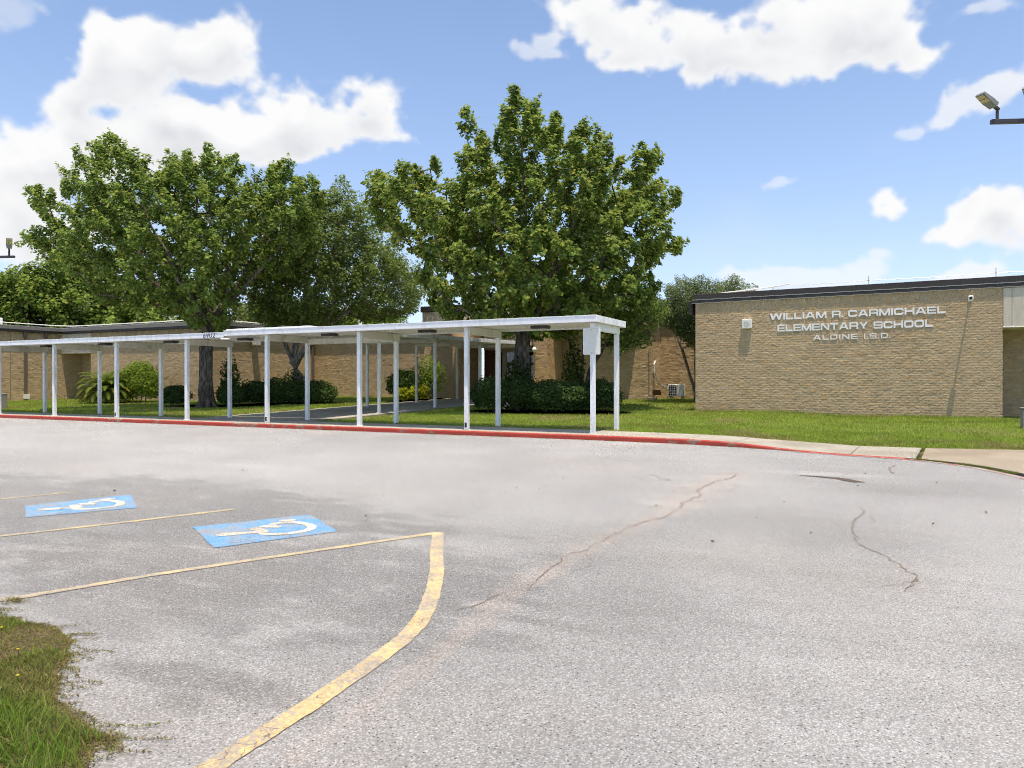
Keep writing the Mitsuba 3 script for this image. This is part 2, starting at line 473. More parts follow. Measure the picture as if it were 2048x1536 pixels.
CRACKS = [
    ([(-1.68, 10.0), (-1.79, 8.9), (-1.82, 8.4), (-1.72, 7.9), (-1.75, 7.3), (-1.70, 6.9)], .030, .05),
    ([(-1.70, 6.9), (-1.73, 6.4), (-1.80, 6.1), (-1.86, 5.6), (-1.85, 5.3), (-1.89, 4.91), (-1.93, 4.6), (-1.91, 4.35), (-1.83, 3.82)], .016, .035),
    ([(-1.79, 8.9), (-2.3, 8.8), (-2.9, 8.9), (-3.5, 8.75)], .024, .04), ([(-2.3, 8.8), (-2.7, 9.2), (-3.4, 9.35), (-4.0, 9.3)], .020, .05),
    ([(-1.72, 7.9), (-2.0, 7.95), (-2.35, 7.85), (-2.7, 7.6), (-3.0, 7.3)], .018, .04), ([(-1.75, 7.5), (-2.0, 7.4), (-2.2, 7.25)], .016, .03),
    ([(-1.79, 8.42), (-2.05, 8.3), (-2.3, 8.2)], .018, .03), ([(-1.75, 7.3), (-1.55, 7.5), (-1.42, 7.7)], .014, .02), ([(-1.68, 10.0), (-1.95, 9.6), (-2.5, 9.3), (-2.9, 8.9)], .018, .05),
    ([(-1.86, 5.6), (-2.05, 5.3), (-2.2, 5.0), (-2.5, 4.75)], .009, .03), ([(-1.85, 5.3), (-1.70, 5.1), (-1.62, 5.25)], .008, .02), ([(-1.89, 4.91), (-1.72, 4.55), (-1.76, 4.2), (-1.80, 3.9)], .008, .03),
    ([(-2.6, 6.6), (-3.3, 6.9), (-4.2, 7.1)], .010, .04), ([(-1.83, 3.82), (-1.95, 3.55), (-2.0, 3.2)], .010, .05),
    ([(.16, 11.9), (.05, 11.45), (.10, 11.0), (.13, 10.63)], .040, .04),
    ([(-.22, 7.89), (-.16, 7.6), (-.13, 7.34), (-.2, 6.9), (-.22, 6.54)], .020, .05), ([(-.22, 6.54), (-.19, 6.04), (-.05, 5.67), (.1, 5.36), (.19, 5.2), (.17, 4.94), (.1, 4.73)], .022, .05),
    ([(-.13, 7.34), (-.05, 7.0), (-.2, 6.9)], .014, .03), ([(.19, 5.2), (.16, 5.0), (-.05, 4.75), (-.2, 4.7)], .008, .02), ([(.1, 4.73), (.4, 4.6), (.9, 4.55)], .006, .03),
    ([(-.1, 4.05), (.3, 3.9), (.7, 3.95)], .006, .02), ([(-1.0, 7.0), (-.6, 6.9), (-.25, 6.6)], .007, .03), ([(-6.6, 8.2), (-5.6, 7.6), (-5.2, 7.4)], .014, .05), ([(-3.6, 8.6), (-4.1, 8.1), (-4.0, 7.8)], .014, .04),
    ([(-1.9, 9.1), (-2.6, 8.6), (-3.2, 8.5), (-3.9, 8.55)], .014, .05), ([(-2.9, 9.1), (-3.1, 8.9), (-2.95, 8.6), (-3.2, 8.5)], .012, .04), ([(-2.0, 8.35), (-2.1, 8.0), (-1.95, 7.8), (-1.75, 7.7)], .012, .03),
    ([(-2.35, 7.85), (-2.2, 7.5), (-2.3, 7.2), (-2.1, 6.9), (-1.8, 6.8)], .010, .03), ([(-1.72, 7.9), (-1.5, 8.2), (-1.45, 8.6), (-1.6, 8.9)], .012, .03), ([(-1.75, 6.0), (-2.1, 5.9), (-2.4, 5.6)], .008, .03), ([(-1.86, 5.6), (-1.66, 5.45), (-1.55, 5.5)], .007, .02),
    ([(-1.93, 4.6), (-2.1, 4.35), (-2.05, 4.1), (-1.95, 3.9)], .007, .03), ([(-5.2, 11.4), (-4.0, 10.9), (-3.0, 10.6)], .012, .06), ([(-.6, 6.0), (-.2, 6.04)], .006, .02),
]
for i, (p, w, j) in enumerate(CRACKS):
    put_m('crack', ribbon(p, w, LOT + .004, j, 100 + i), 'crack_dirt', 'parking_lot')
put_m('pothole', sheet(Polygon([(-.95, 10.03), (-.75, 10.02), (-.5, 9.99), (-.36, 9.88), (-.24, 9.72), (-.20, 9.68), (-.30, 9.62), (-.40, 9.70), (-.52, 9.88), (-.75, 9.96)]).buffer(.012), LOT + .005), 'mulch', 'parking_lot')


def painted(poly, amp=.008, seed=0):
    """Ragged brush edge."""
    out = []
    ring = np.array(poly.segmentize(.03).exterior.coords)
    nn = meshkit.fbm(np.column_stack([ring * 22, np.full(len(ring), seed)]), 3, seed) - .5
    d = np.gradient(ring, axis=0)
    d /= np.linalg.norm(d, axis=1, keepdims=True) + 1e-9
    q = ring + np.column_stack([d[:, 1], -d[:, 0]]) * (nn * 2 * amp)[:, None]
    return Polygon(q).buffer(0)


PZ = LOT + .004
def parking_line(pts, w, label, seed):
    k = key_for('parking_line')
    scene[k] = ply(sheet(painted(LineString(pts).buffer(w / 2, cap_style='flat', join_style='mitre'), .006, seed), PZ), M['yellow_paint' if w > .09 else 'worn_yellow_paint'])
    labels[k] = {'label': label, 'category': 'road marking'}


parking_line([(-4.30, 2.34), (-4.25, 2.44), (-4.03, 3.05), (-3.78, 3.60), (-3.14, 4.93)], .068, 'straight yellow bay line nearest the camera, joining the top of the yellow curve', 1)
parking_line([(-7.5, .2), (-6.4, 2.6), (-6.08, 3.32), (-5.76, 4.06), (-5.41, 5.0)], .062, 'yellow bay line between the two blue wheelchair symbols', 2)
parking_line([(-9.9, .6), (-8.5, 3.3), (-8.0, 4.34), (-7.80, 5.02)], .06, 'faded yellow bay line beyond the farther blue wheelchair symbol', 3)
ARC = [(-3.14, 4.95), (-2.79, 4.38), (-2.50, 3.93), (-2.30, 3.58), (-2.13, 3.25), (-2.04, 3.03), (-1.985, 2.84), (-1.955, 2.66), (-1.925, 2.45), (-1.91, 2.3), (-1.885, 2.1), (-1.875, 1.93), (-1.852, 1.62), (-1.83, 1.1), (-1.8, .4)]
parking_line(ARC, .091, 'broad curved yellow line sweeping down to the bottom edge of the picture', 4)


def wheelchair(corners, label, seed):
    """Blue panel with the white wheelchair figure; corners: far-left, far-right, near-right, near-left as seen."""
    k = thing('accessible_parking_symbol', label, 'road marking')
    A, B, C, D = [np.array(c, float) for c in corners]
    def at(u, v):                                   # u from the wheel end to the head end, v across
        top, bot = B + (A - B) * u, C + (D - C) * u
        return tuple(top + (bot - top) * v)
    panel = painted(Polygon([tuple(A), tuple(B), tuple(C), tuple(D)]).buffer(-.03).buffer(.03), .012, seed)
    scene[k + '__panel'] = ply(sheet(panel, PZ), M['blue_paint'])
    ln = lambda pts, w: LineString([at(*p) for p in pts]).buffer(w / 2, cap_style='round')
    from scipy.interpolate import splprep, splev
    ring = np.array([(.40, .31), (.32, .285), (.25, .31), (.17, .43), (.135, .60), (.165, .73), (.26, .81), (.40, .82), (.50, .77), (.565, .70)])
    tck, _ = splprep(ring.T, s=0)
    wheel = ln(list(zip(*splev(np.linspace(0, 1, 50), tck))), .072)
    fig = [wheel, ln([(.84, .53), (.75, .545)], .115), ln([(.76, .55), (.545, .605)], .078), ln([(.58, .43), (.555, .50), (.54, .60)], .085), ln([(.49, .375), (.43, .415)], .09), ln([(.42, .42), (.39, .47)], .06), ln([(.285, .19), (.215, .205)], .075)]
    fig = unary_union(fig)
    scene[k + '__figure'] = ply(sheet(unary_union([painted(q_, .005, seed + 5) for q_ in getattr(fig, 'geoms', [fig])]), PZ + .003), M['white_road_paint'])


wheelchair([(-5.05, 4.23), (-4.58, 5.1), (-3.87, 4.62), (-4.28, 3.77)], 'blue painted square with white wheelchair figure, the nearer of the two', 11)
wheelchair([(-7.36, 4.24), (-7.07, 5.15), (-6.3, 4.65), (-6.71, 3.87)], 'blue painted square with white wheelchair figure, the farther one at far left', 12)

# kerb: a rounded red strip, sinking into the ramp
def kerb_mesh():
    ls = LineString(KERB)
    s = np.arange(0, ls.project(Point(.5, 12.88)), .25)
    p = np.array([ls.interpolate(t).coords[0] for t in s])
    d = np.gradient(p, axis=0)
    d /= np.linalg.norm(d, axis=1, keepdims=True)
    inn = np.column_stack([-d[:, 1], d[:, 0]])
    zt = ramp(p[:, 0])
    jit = .004 * (meshkit.noise(np.column_stack([s * 1.7, s * 0, s * 0]), 2) - .5)
    prof = [(0.0, None), (0.0, -.035), (.008, -.016), (.022, -.004), (.05, 0.0), (.05, -.12)]
    rows = []
    for off, dz in prof:
        z = np.full(len(p), LOT - .08) if dz is None else np.maximum(zt + dz, LOT - .06 if dz < -.1 else -9)
        rows.append(np.column_stack([p + inn * (off + jit[:, None]), z + .002]))
    v = np.array(rows)
    m, n = v.shape[:2]
    i, j = np.meshgrid(np.arange(m - 1), np.arange(n - 1), indexing='ij')
    q = np.stack([i * n + j, i * n + j + 1, (i + 1) * n + j + 1, (i + 1) * n + j], -1).reshape(-1, 4)
    return trimesh.Trimesh(v.reshape(-1, 3), np.vstack([q[:, [0, 1, 2]], q[:, [0, 2, 3]]]), process=False)


put('kerb', kerb_mesh(), M['red_paint'], smooth=40, kind='structure')
stripe = LineString([(-1.35, 13.36), (-.48, 13.02), (.30, 12.80), (.55, 12.66), (.90, 12.31), (1.12, 12.0), (1.42, 11.30), (1.76, 10.3)]).buffer(.036, cap_style='flat')
k = put_m('red_kerb_line', sheet(painted(stripe, .010, 31), LOT + .006), 'thin_red_paint', label='thin worn red line painted on the asphalt beside the pavement ramp at right', category='road marking')

# pavement slabs
scene_slab = 'pavement'
labels['pavement'] = {'kind': 'structure'}
KL, IL = LineString(KERB), LineString(INNER)
def slab(a0, a1, b0, b1, mat, parent, off=.052, z0=None, gap=.007):
    """A slab between two joints, each given by its kerb point and its lawn point."""
    def cut(ls, p, q):
        s0, s1 = ls.project(Point(p)), ls.project(Point(q))
        ts = [s0] + [s for s in np.linspace(s0, s1, 8)[1:-1]] + [s1]
        return [ls.interpolate(t).coords[0] for t in ts]
    front = cut(KL, a0, a1)
    back = cut(IL, b0, b1)
    poly = Polygon(front + back[::-1])
    if off:
        poly = poly.difference(KL.buffer(off, cap_style='flat', single_sided=False))
    poly = poly.buffer(-gap, join_style='mitre')
    if poly.geom_type != 'Polygon':
        poly = max(poly.geoms, key=lambda g: g.area)
    m = prism(poly.segmentize(.4), -.25, 0)
    v = np.array(m.vertices)
    top = v[:, 2] > -.1
    v[top, 2] = ramp(v[top, 0])
    m.vertices = v
    put_m('slab', m, mat, parent)


XS = [-35.93, -32.88, -29.83, -26.78, -23.73, -20.68, -17.63, -14.58, -11.53, -8.48, -5.43]
for a, b in zip(XS[:-1], XS[1:]):
    slab((a, 14.18), (b, 14.18), (a, 15.6), (b, 15.6), 'concrete', 'pavement')
slab((-5.43, 14.18), (-3.35, 14.06), (-5.43, 15.7), (-3.3, 15.45), 'concrete', 'pavement')
slab((-3.35, 14.06), (-2.45, 13.87), (-3.3, 15.45), (-2.35, 15.3), 'concrete', 'pavement')
slab((-2.45, 13.87), (-.48, 13.1), (-2.35, 15.3), (-.38, 15.0), 'concrete', 'pavement')
slab((-.48, 13.1), (.45, 12.90), (-.38, 15.0), (.62, 15.05), 'concrete', 'pavement', off=.02)
slab((.50, 12.89), (1.75, 11.0), (.66, 15.06), (4.6, 15.95), 'old_concrete', 'pavement', off=.0, gap=.02)
slab((1.75, 11.0), (4.6, 6.0), (4.6, 15.95), (12, 17.5), 'old_concrete', 'pavement', off=.0, gap=.012)

# walkway to the entrance
labels['walkway'] = {'kind': 'structure'}
WX0, WX1 = -18.45, -14.15
ys = [15.74, 19.0, 22.3, 25.6, 28.9, 32.2]
def walk_z(y):
    return -.0 + .0205 * (y - 15.7)
for a, b in zip(ys[:-1], ys[1:]):
    m = bx(WX0, WX1, a + .006, b - .006, -1, 0)
    v = np.array(m.vertices)
    v[:, 2] = np.where(v[:, 2] > -.5, walk_z(v[:, 1]), -.3)
    m.vertices = v
    put_m('slab', m, 'concrete', 'walkway')
put_m('soil_strip', sheet(Polygon([(-70, 13.9), (-2, 12.5), (1.5, 10.5), (9, 2.8), (20, 2.8), (20, 17.2), (5, 15.8), (-2, 14.7), (-70, 15.3)]), -.16), 'soil', kind='structure')

# lawn
BEDS = [((-24.2, 21.6), 2.6, 1.25, .35), ((-22.3, 24.0), 2.2, 1.3, .3), ((-9.7, 21.7), 2.9, 1.35, .03), ((-18.95, 28.4), .9, 2.4, .0), ((-31.5, 22.6), 1.4, .8, 0)]
def bed_poly(c, a, b, ang, grow=1.0):
    t = np.linspace(0, 2 * np.pi, 40)[:-1]
    x, y = a * grow * np.cos(t), b * grow * np.sin(t)
    return Polygon(np.column_stack([c[0] + x * math.cos(ang) - y * math.sin(ang), c[1] + x * math.sin(ang) + y * math.cos(ang)]))
BED = unary_union([bed_poly(*b) for b in BEDS])
gx, gy = np.arange(-50, 16.01, .3), np.arange(14.7, 36.01, .3)
X, Y = np.meshgrid(gx, gy)
Z = gz(X, Y)
inw = (X > WX0 + .15) & (X < WX1 - .15)
Z = np.where(inw, np.minimum(Z, -.05 + .0205 * (Y - 15.7)), Z)
nY, nX = X.shape
i, j = np.meshgrid(np.arange(nY - 1), np.arange(nX - 1), indexing='ij')
q = np.stack([i * nX + j, i * nX + j + 1, (i + 1) * nX + j + 1, (i + 1) * nX + j], -1).reshape(-1, 4)
put('lawn_ground', trimesh.Trimesh(np.column_stack([X.ravel(), Y.ravel(), Z.ravel()]), np.vstack([q[:, [0, 1, 2]], q[:, [0, 2, 3]]]), process=False), M['turf'], smooth=True, kind='structure')
for b in BEDS:
    poly = bed_poly(*b).difference(sbox(WX0 - .02, 10, WX1 + .02, 40)).segmentize(.25)
    pts = np.array(poly.exterior.coords)[:-1]
    cx, cy = poly.centroid.coords[0]
    v, f = [], []
    nr = 6
    for r in range(nr + 1):
        t = r / nr
        q_ = np.array([cx, cy]) + (pts - [cx, cy]) * t
        v.append(np.column_stack([q_, gz(q_[:, 0], q_[:, 1]) + .035 * (1 - t ** 3) + .012 + .02 * (meshkit.noise(np.column_stack([q_ * 6, q_[:, 0] * 0]), 3) - .5)]))
    n = len(pts)
    v = np.vstack(v)
    for r in range(nr):
        a = np.arange(n)
        b_ = (a + 1) % n
        f += [np.stack([r * n + a, (r + 1) * n + a, (r + 1) * n + b_], 1), np.stack([r * n + a, (r + 1) * n + b_, r * n + b_], 1)]
    put('mulch_bed', trimesh.Trimesh(v, np.vstack(f), process=False), M['mulch'], smooth=True, kind='structure')


def blades(xy, zf, h0, h1, w0, w1, cols, seed, segs=1, lean=.5):
    """Grass blades standing at the points xy: each a narrow bent strip; colours are picked per blade."""
    g = np.random.default_rng(seed)
    n = len(xy)
    z = zf(xy[:, 0], xy[:, 1])
    h = g.uniform(h0, h1, n) * g.uniform(.6, 1.0, n)
    w = g.uniform(w0, w1, n)
    th, ph = g.uniform(0, 2 * np.pi, n), g.uniform(0, 2 * np.pi, n)
    ld = np.column_stack([np.cos(ph), np.sin(ph)]) * (g.uniform(.1, 1, n) * lean)[:, None]
    sd = np.column_stack([np.cos(th), np.sin(th)])
    base = np.column_stack([xy, z - np.minimum(.01, .12 * h)])
    rows = []
    for s in range(segs + 1):
        t = s / segs
        ctr = base + np.column_stack([ld * (h * t ** 1.7)[:, None], h * (t - .25 * lean * t * t)])
        if s == segs:
            rows.append(ctr[:, None])
        else:
            half = np.column_stack([sd * (w * (1 - .75 * t) / 2)[:, None], np.zeros(n)])
            rows += [(ctr - half)[:, None], (ctr + half)[:, None]]
    v = np.concatenate(rows, 1)
    nv = v.shape[1]
    f = []
    for s in range(segs - 1):
        a = 2 * s
        f += [(a, a + 1, a + 3), (a, a + 3, a + 2)]
    a = 2 * (segs - 1)
    f.append((a, a + 1, a + 2))
    F = (np.arange(n)[:, None, None] * nv + np.array(f)[None]).reshape(-1, 3)
    c = np.asarray(cols)[g.integers(0, len(cols), n)] * g.uniform(.75, 1.3, n)[:, None]
    q3 = np.column_stack([xy, xy[:, 0] * 0])
    dryness = np.clip((meshkit.fbm(q3 * 1.1 + 5, 4, 71) - .52) * 3.2, 0, .8)[:, None]
    c = c * (.72 + .62 * meshkit.fbm(q3 * 2.3, 3, 70))[:, None]
    c = c * (1 - dryness) + c.mean(1, keepdims=True) * np.array([1.45, 1.25, .55]) * dryness
    return trimesh.Trimesh(v.reshape(-1, 3), F, process=False), np.repeat(c, nv, 0)


GREEN = [(0.297, 0.416, 0.058), (0.321, 0.428, 0.064), (0.38, 0.463, 0.092), (0.202, 0.309, 0.041), (0.428, 0.475, 0.139), (0.285, 0.392, 0.058)]
walk_zone = sbox(WX0 - .03, 10, WX1 + .03, 40)
def lawn_points(n, x0, x1, y0, y1, seed, clear=.03):
    g = np.random.default_rng(seed)
    p = np.column_stack([g.uniform(x0, x1, n), g.uniform(y0, y1, n)])
    ok = (p[:, 1] > inner_y(p[:, 0]) + clear + .06 * (meshkit.noise(np.column_stack([p * 4, p[:, 0] * 0]), 9) - .6)) & ~contains_xy(walk_zone, p[:, 0], p[:, 1]) & ~contains_xy(BED.buffer(-.05), p[:, 0], p[:, 1])
    ok &= ~((p[:, 0] > -5.29) & (p[:, 1] > 23.35 - .057 * (p[:, 0] + 5.29)))
    bare = meshkit.fbm(np.column_stack([p * .8, p[:, 0] * 0]), 3, 6)
    return p[ok & (g.uniform(0, 1, n) < np.clip(1.6 - bare, .4, 1))]


near = np.vstack([lawn_points(230000, -13.9, 7, 14.9, 23.4, 1), lawn_points(60000, -7.5, 7, 14.9, 18.0, 9)])
far = np.vstack([lawn_points(90000, -34, -18.5, 15.6, 24.5, 2), lawn_points(45000, -28, -18.5, 22, 31.4, 3), lawn_points(40000, -14.1, -5, 23, 32.8, 4), lawn_points(30000, -39.3, -33, 15.6, 24.5, 5)])
wb = np.random.default_rng(8).uniform(0, 1, (5200, 2))
wb = np.column_stack([-5.28 + wb[:, 0] * 8.1, 23.30 - .057 * wb[:, 0] * 8.1 - .14 * wb[:, 1] ** 2])
m3, c3 = blades(wb, gz, .06, .20, .008, .014, GREEN, 3, 1)
m1, c1 = blades(near, gz, .05, .125, .007, .015, GREEN, 1, 1, .6)
m2, c2 = blades(far, gz, .05, .11, .012, .022, GREEN, 2, 1)
put('lawn_grass', cat(m1, m2, m3), M['grass'], color=np.vstack([c1, c2, c3]), kind='stuff', label='mown green lawn grass between the pavement and the brick walls', category='grass')

# verge at the near left corner
VZ = LOT + .006
vp = VERGE.segmentize(.06)
ring = np.array(vp.exterior.coords)
nn = meshkit.fbm(np.column_stack([ring * 9, ring[:, 0] * 0]), 4, 2) - .5
d = np.gradient(ring, axis=0)
d /= np.linalg.norm(d, axis=1, keepdims=True) + 1e-9
vp = Polygon(ring + np.column_stack([d[:, 1], -d[:, 0]]) * (nn * .13)[:, None]).buffer(0)
vp = max(getattr(vp, 'geoms', [vp]), key=lambda g: g.area)
def verge_z(x, y):
    d = -sdist(spoints(np.column_stack([x, y])), vp.exterior)
    return VZ + .022 * (1 - np.exp(d / .25)) + .012 * (meshkit.fbm(np.column_stack([x * 9, y * 9, x * 0]), 3, 1) - .3) * np.clip(-d / .08, 0, 1)
vgx, vgy = np.meshgrid(np.arange(-9.4, -2.0, .05), np.arange(-1.5, 3.0, .05))
pp = np.column_stack([vgx.ravel(), vgy.ravel()])
pp = pp[contains_xy(vp.buffer(-.02), pp[:, 0], pp[:, 1])]
ringp = np.array(vp.segmentize(.05).exterior.coords)[:-1]
allp = np.vstack([pp, ringp])
from scipy.spatial import Delaunay
tri = Delaunay(allp).simplices
cen = allp[tri].mean(1)
tri = tri[contains_xy(vp.buffer(.004), cen[:, 0], cen[:, 1])]
a, b, c_ = allp[tri[:, 0]], allp[tri[:, 1]], allp[tri[:, 2]]
flip = ((b - a)[:, 0] * (c_ - a)[:, 1] - (b - a)[:, 1] * (c_ - a)[:, 0]) < 0
tri[flip] = tri[flip][:, ::-1]
put('verge', trimesh.Trimesh(np.column_stack([allp, verge_z(allp[:, 0], allp[:, 1])]), tri, process=False), M['soil'], smooth=True, kind='structure')
g = np.random.default_rng(55)
def verge_points(n, keep, x0=-4.6, x1=-2.0, y0=1.0, y1=2.6):
    p = np.column_stack([g.uniform(x0, x1, n), g.uniform(y0, y1, n)])
    p = p[contains_xy(vp, p[:, 0], p[:, 1])]
    return p[keep(p)]
edge_d = lambda p: sdist(spoints(p), vp.exterior)
lush = lambda p: meshkit.fbm(np.column_stack([p * 3.2, p[:, 0] * 0]), 3, 12)
# the corner nearest the lens has long grass, the rest short creeping weeds with bare soil between
tall = verge_points(70000, lambda p: (edge_d(p) > .035) & (p[:, 1] < 1.64 + .12 * (lush(p) - .5) - .1 * np.abs(p[:, 0] + 2.8)), -4.2, -2.05, .9, 1.75)[:9000]
mid = verge_points(60000, lambda p: (lush(p) > .44) & (edge_d(p) > .015))[:22000]
low = verge_points(130000, lambda p: lush(p) > .10)[:45000]
dry = verge_points(130000, lambda p: (edge_d(p) < .14) | (lush(p) < .56))[:34000]
LUSH = [(.17, .29, .04), (.20, .33, .05), (.24, .35, .08), (.13, .23, .03)]
OLIVE = [(.23, .25, .055), (.19, .22, .05), (.28, .28, .09), (.15, .19, .04)]
STRAW = [(.24, .18, .11), (.17, .12, .075), (.30, .24, .15), (.11, .08, .055), (.22, .19, .07)]
bb = [blades(tall, verge_z, .05, .12, .003, .0055, LUSH, 61, 3, .7), blades(mid, verge_z, .02, .065, .003, .006, OLIVE + LUSH[:2], 62, 2, .9),
      blades(low, verge_z, .008, .028, .004, .009, OLIVE + STRAW[:1], 63, 1, 1.3), blades(dry, verge_z, .006, .03, .0025, .005, STRAW, 64, 2, 2.4)]
# runners creeping out over the asphalt
run_p = []
ext = np.array(vp.exterior.segmentize(.01).coords)
ext = ext[(ext[:, 0] > -4.6) & (ext[:, 1] > 1.2)]
for _ in range(170):
    p0 = ext[g.integers(0, len(ext))]
    hd = g.uniform(-.9, .9)
    L_ = g.gamma(1.6, .045)
    tt_ = np.arange(0, L_, .004)
    run_p.append(p0 + np.column_stack([tt_ * math.cos(hd), tt_ * math.sin(hd) + .012 * np.sin(tt_ * 30 + hd * 9)]) + g.normal(0, .004, (len(tt_), 2)))
run_p.append(np.array([-4.2, 2.37]) + g.normal(0, 1, (260, 2)) * [.05, .02])
run_p = np.vstack(run_p)
bb.append(blades(run_p, lambda x, y: np.full(len(x), LOT + .008), .008, .03, .003, .006, STRAW + OLIVE, 65, 2, 2.0))
put('verge_grass', cat(*[x[0] for x in bb]), M['grass'], color=np.vstack([x[1] for x in bb]), kind='stuff', label='patchy green and dry grass on the near left corner verge', category='grass')
for i, (x, y) in enumerate([(-3.28, 1.86), (-3.0, 1.70), (-3.62, 1.98)]):
    k = thing('yellow_flower', f'tiny yellow flower in the verge grass, {["the middle one", "the one nearest the lens", "the farthest one"][i]}', 'flower', 'yellow flowers in the verge')
    zz = float(verge_z(np.array([x]), np.array([y]))[0])
    stem = tube([(x, y, zz), (x + .004, y, zz + .02), (x + .006, y - .004, zz + .04)], .0012, 4)
    scene[k + '__stem'] = ply(stem, M['grass'], color=np.tile([.1, .18, .03], (len(stem.vertices), 1)))
    a = np.arange(5) * 2 * np.pi / 5
    v = [(x + .006, y - .004, zz + .041)]
    for t in a:
        v += [(x + .006 + 0.007 * math.cos(t - .4), y - .004 + 0.007 * math.sin(t - .4), zz + .044), (x + .006 + 0.007 * math.cos(t + .4), y - .004 + 0.007 * math.sin(t + .4), zz + .044)]
    scene[k + '__petals'] = ply(trimesh.Trimesh(v, [(0, 1 + 2 * q_, 2 + 2 * q_) for q_ in range(5)], process=False), M['petal'], color=np.tile([.75, .55, .02], (11, 1)))

# ---------------------------------------------------------------- brick walls
BL, BH, JT = .1937, .058, .0097
COURSE, PITCH = BH + JT, BL + JT
TONES = np.array([1.13, 1.13, 1.11]) * np.array([(.40, .305, .19), (.37, .28, .175), (.43, .33, .21), (.345, .265, .17), (.41, .32, .215), (.38, .275, .165), (.32, .25, .165), (.44, .35, .235), (.42, .29, .15)])


TONES = TONES.mean(0) + .42 * (TONES - TONES.mean(0))


def brick_shape(L, H, g, nx=4, ny=2, rough=.0034, depth=.03):
    """One brick in its own frame: x along, z up, its face towards -y; a split, uneven face."""
    xs, zs = np.linspace(-L / 2, L / 2, nx + 1), np.linspace(-H / 2, H / 2, ny + 1)
    Xg, Zg = np.meshgrid(xs, zs, indexing='ij')
    tilt = g.normal(0, .018), g.normal(0, .05)
    Y = -(.006 + g.normal(0, .0018)) + tilt[0] * Xg * .25 + tilt[1] * Zg + g.normal(0, rough * .5, Xg.shape)
    edge = (np.abs(Xg) > L / 2 - 1e-6) | (np.abs(Zg) > H / 2 - 1e-6)
    Y = np.where(edge, Y + .0035, Y)
    v = list(np.stack([Xg, Y, Zg], -1).reshape(-1, 3))
    idx = np.arange((nx + 1) * (ny + 1)).reshape(nx + 1, ny + 1)
    f = []
    for a in range(nx):
        for b in range(ny):
            f += [(idx[a, b], idx[a + 1, b], idx[a + 1, b + 1]), (idx[a, b], idx[a + 1, b + 1], idx[a, b + 1])]
    loop = [idx[a, 0] for a in range(nx + 1)] + [idx[nx, b] for b in range(1, ny + 1)] + [idx[a, ny] for a in range(nx - 1, -1, -1)] + [idx[0, b] for b in range(ny - 1, 0, -1)]
    k0 = len(v)
    for q_ in loop:
        v.append((v[q_][0], depth, v[q_][2]))
    n = len(loop)
    for a in range(n):
        b = (a + 1) % n
        f += [(loop[a], k0 + a, loop[b]), (loop[b], k0 + a, k0 + b)]
    return np.array(v), np.array(f)


def course_cells(length, z0, z1, holes=(), soldier=0.0, skip=0):
    """(x, z, L, H) of each brick of a running-bond wall."""
    out = []
    nz = int((z1 - soldier - z0) / COURSE + .5)
    for r in range(nz):
        z = z0 + (r + .5) * COURSE
        x = -PITCH * (.5 if r % 2 else 0)
        while x < length - .02:
            a, b = max(x, 0) , min(x + BL, length)
            x += PITCH
            if b - a < .03:
                continue
            out.append(((a + b) / 2, z, b - a, BH))
    if soldier:
        x = 0
        zc = z0 + nz * COURSE + (z1 - z0 - nz * COURSE) / 2
        hh = z1 - z0 - nz * COURSE - JT
        while x < length - .03:
            out.append((x + BH / 2, zc, min(BH, length - x), hh))
            x += COURSE
    if holes:
        out = [c for c in out if not any(h[0] < c[0] < h[1] and h[2] < c[1] < h[3] for h in holes)]
    return out


def brickwork(cells, seed, fine=False):
    """All these bricks as one mesh with a tone per brick."""
    g = np.random.default_rng(seed)
    V, F, C, n = [], [], [], 0
    protos = {}
    for (x, z, L, H) in cells:
        if fine:
            v, f = brick_shape(L, H, g)
        else:
            d = -.006 + g.normal(0, .0025)
            t0, t1 = g.normal(0, .0016, 2)
            a, b = L / 2, H / 2
            v = np.array([(-a, d + t0 + t1, -b), (a, d - t0 + t1, -b), (a, d - t0 - t1, b), (-a, d + t0 - t1, b), (-a, .02, -b), (a, .02, -b), (a, .02, b), (-a, .02, b)])
            f = np.array([(0, 1, 2), (0, 2, 3), (0, 4, 5), (0, 5, 1), (1, 5, 6), (1, 6, 2), (2, 6, 7), (2, 7, 3), (3, 7, 4), (3, 4, 0)])
        V.append(v + [x, 0, z])
        F.append(f + n)
        n += len(v)
        mottle = meshkit.fbm(np.array([x * .55, z * .7, seed * 3.1]), 3, 5) - .5
        c = TONES[g.integers(0, len(TONES))] * (1 + .22 * mottle) * g.uniform(.92, 1.08)
        if g.random() < .008:
            c = c * (1.08, .93, .78)
        C.append(c * g.uniform(.9, 1.1, (len(v), 1)))
    return trimesh.Trimesh(np.vstack(V), np.vstack(F), process=False), np.clip(np.vstack(C), 0, 1)


def wall(parent, name, o, heading, length, z0, z1, holes=(), soldier=0.0, seed=0, thick=.25, core=True):
    """A brick wall whose face runs from o along the heading; its outside is to the right of the heading."""
    m = frame((o[0], o[1], 0), heading)
    k = key_for(f'{parent}__{name}')
    poly = sbox(0, z0 - .3, length, z1)
    for h in holes:
        poly = poly.difference(sbox(h[0], h[2], h[1], h[3]))
    cm = trimesh.creation.extrude_polygon(poly, thick, engine='earcut')
    v = np.array(cm.vertices)
    cm = trimesh.Trimesh(np.column_stack([v[:, 0], thick - v[:, 2], v[:, 1]]), cm.faces, process=False)
    scene[k] = ply(moved(cm, m), M['mortar'])
    bm, bc = brickwork(course_cells(length, z0, z1, holes, soldier), seed)
    kk = k + '__brickwork'
    scene[kk] = ply(moved(bm, m), M['brick'], color=bc)
    labels[kk] = {'kind': 'stuff'}
    return m


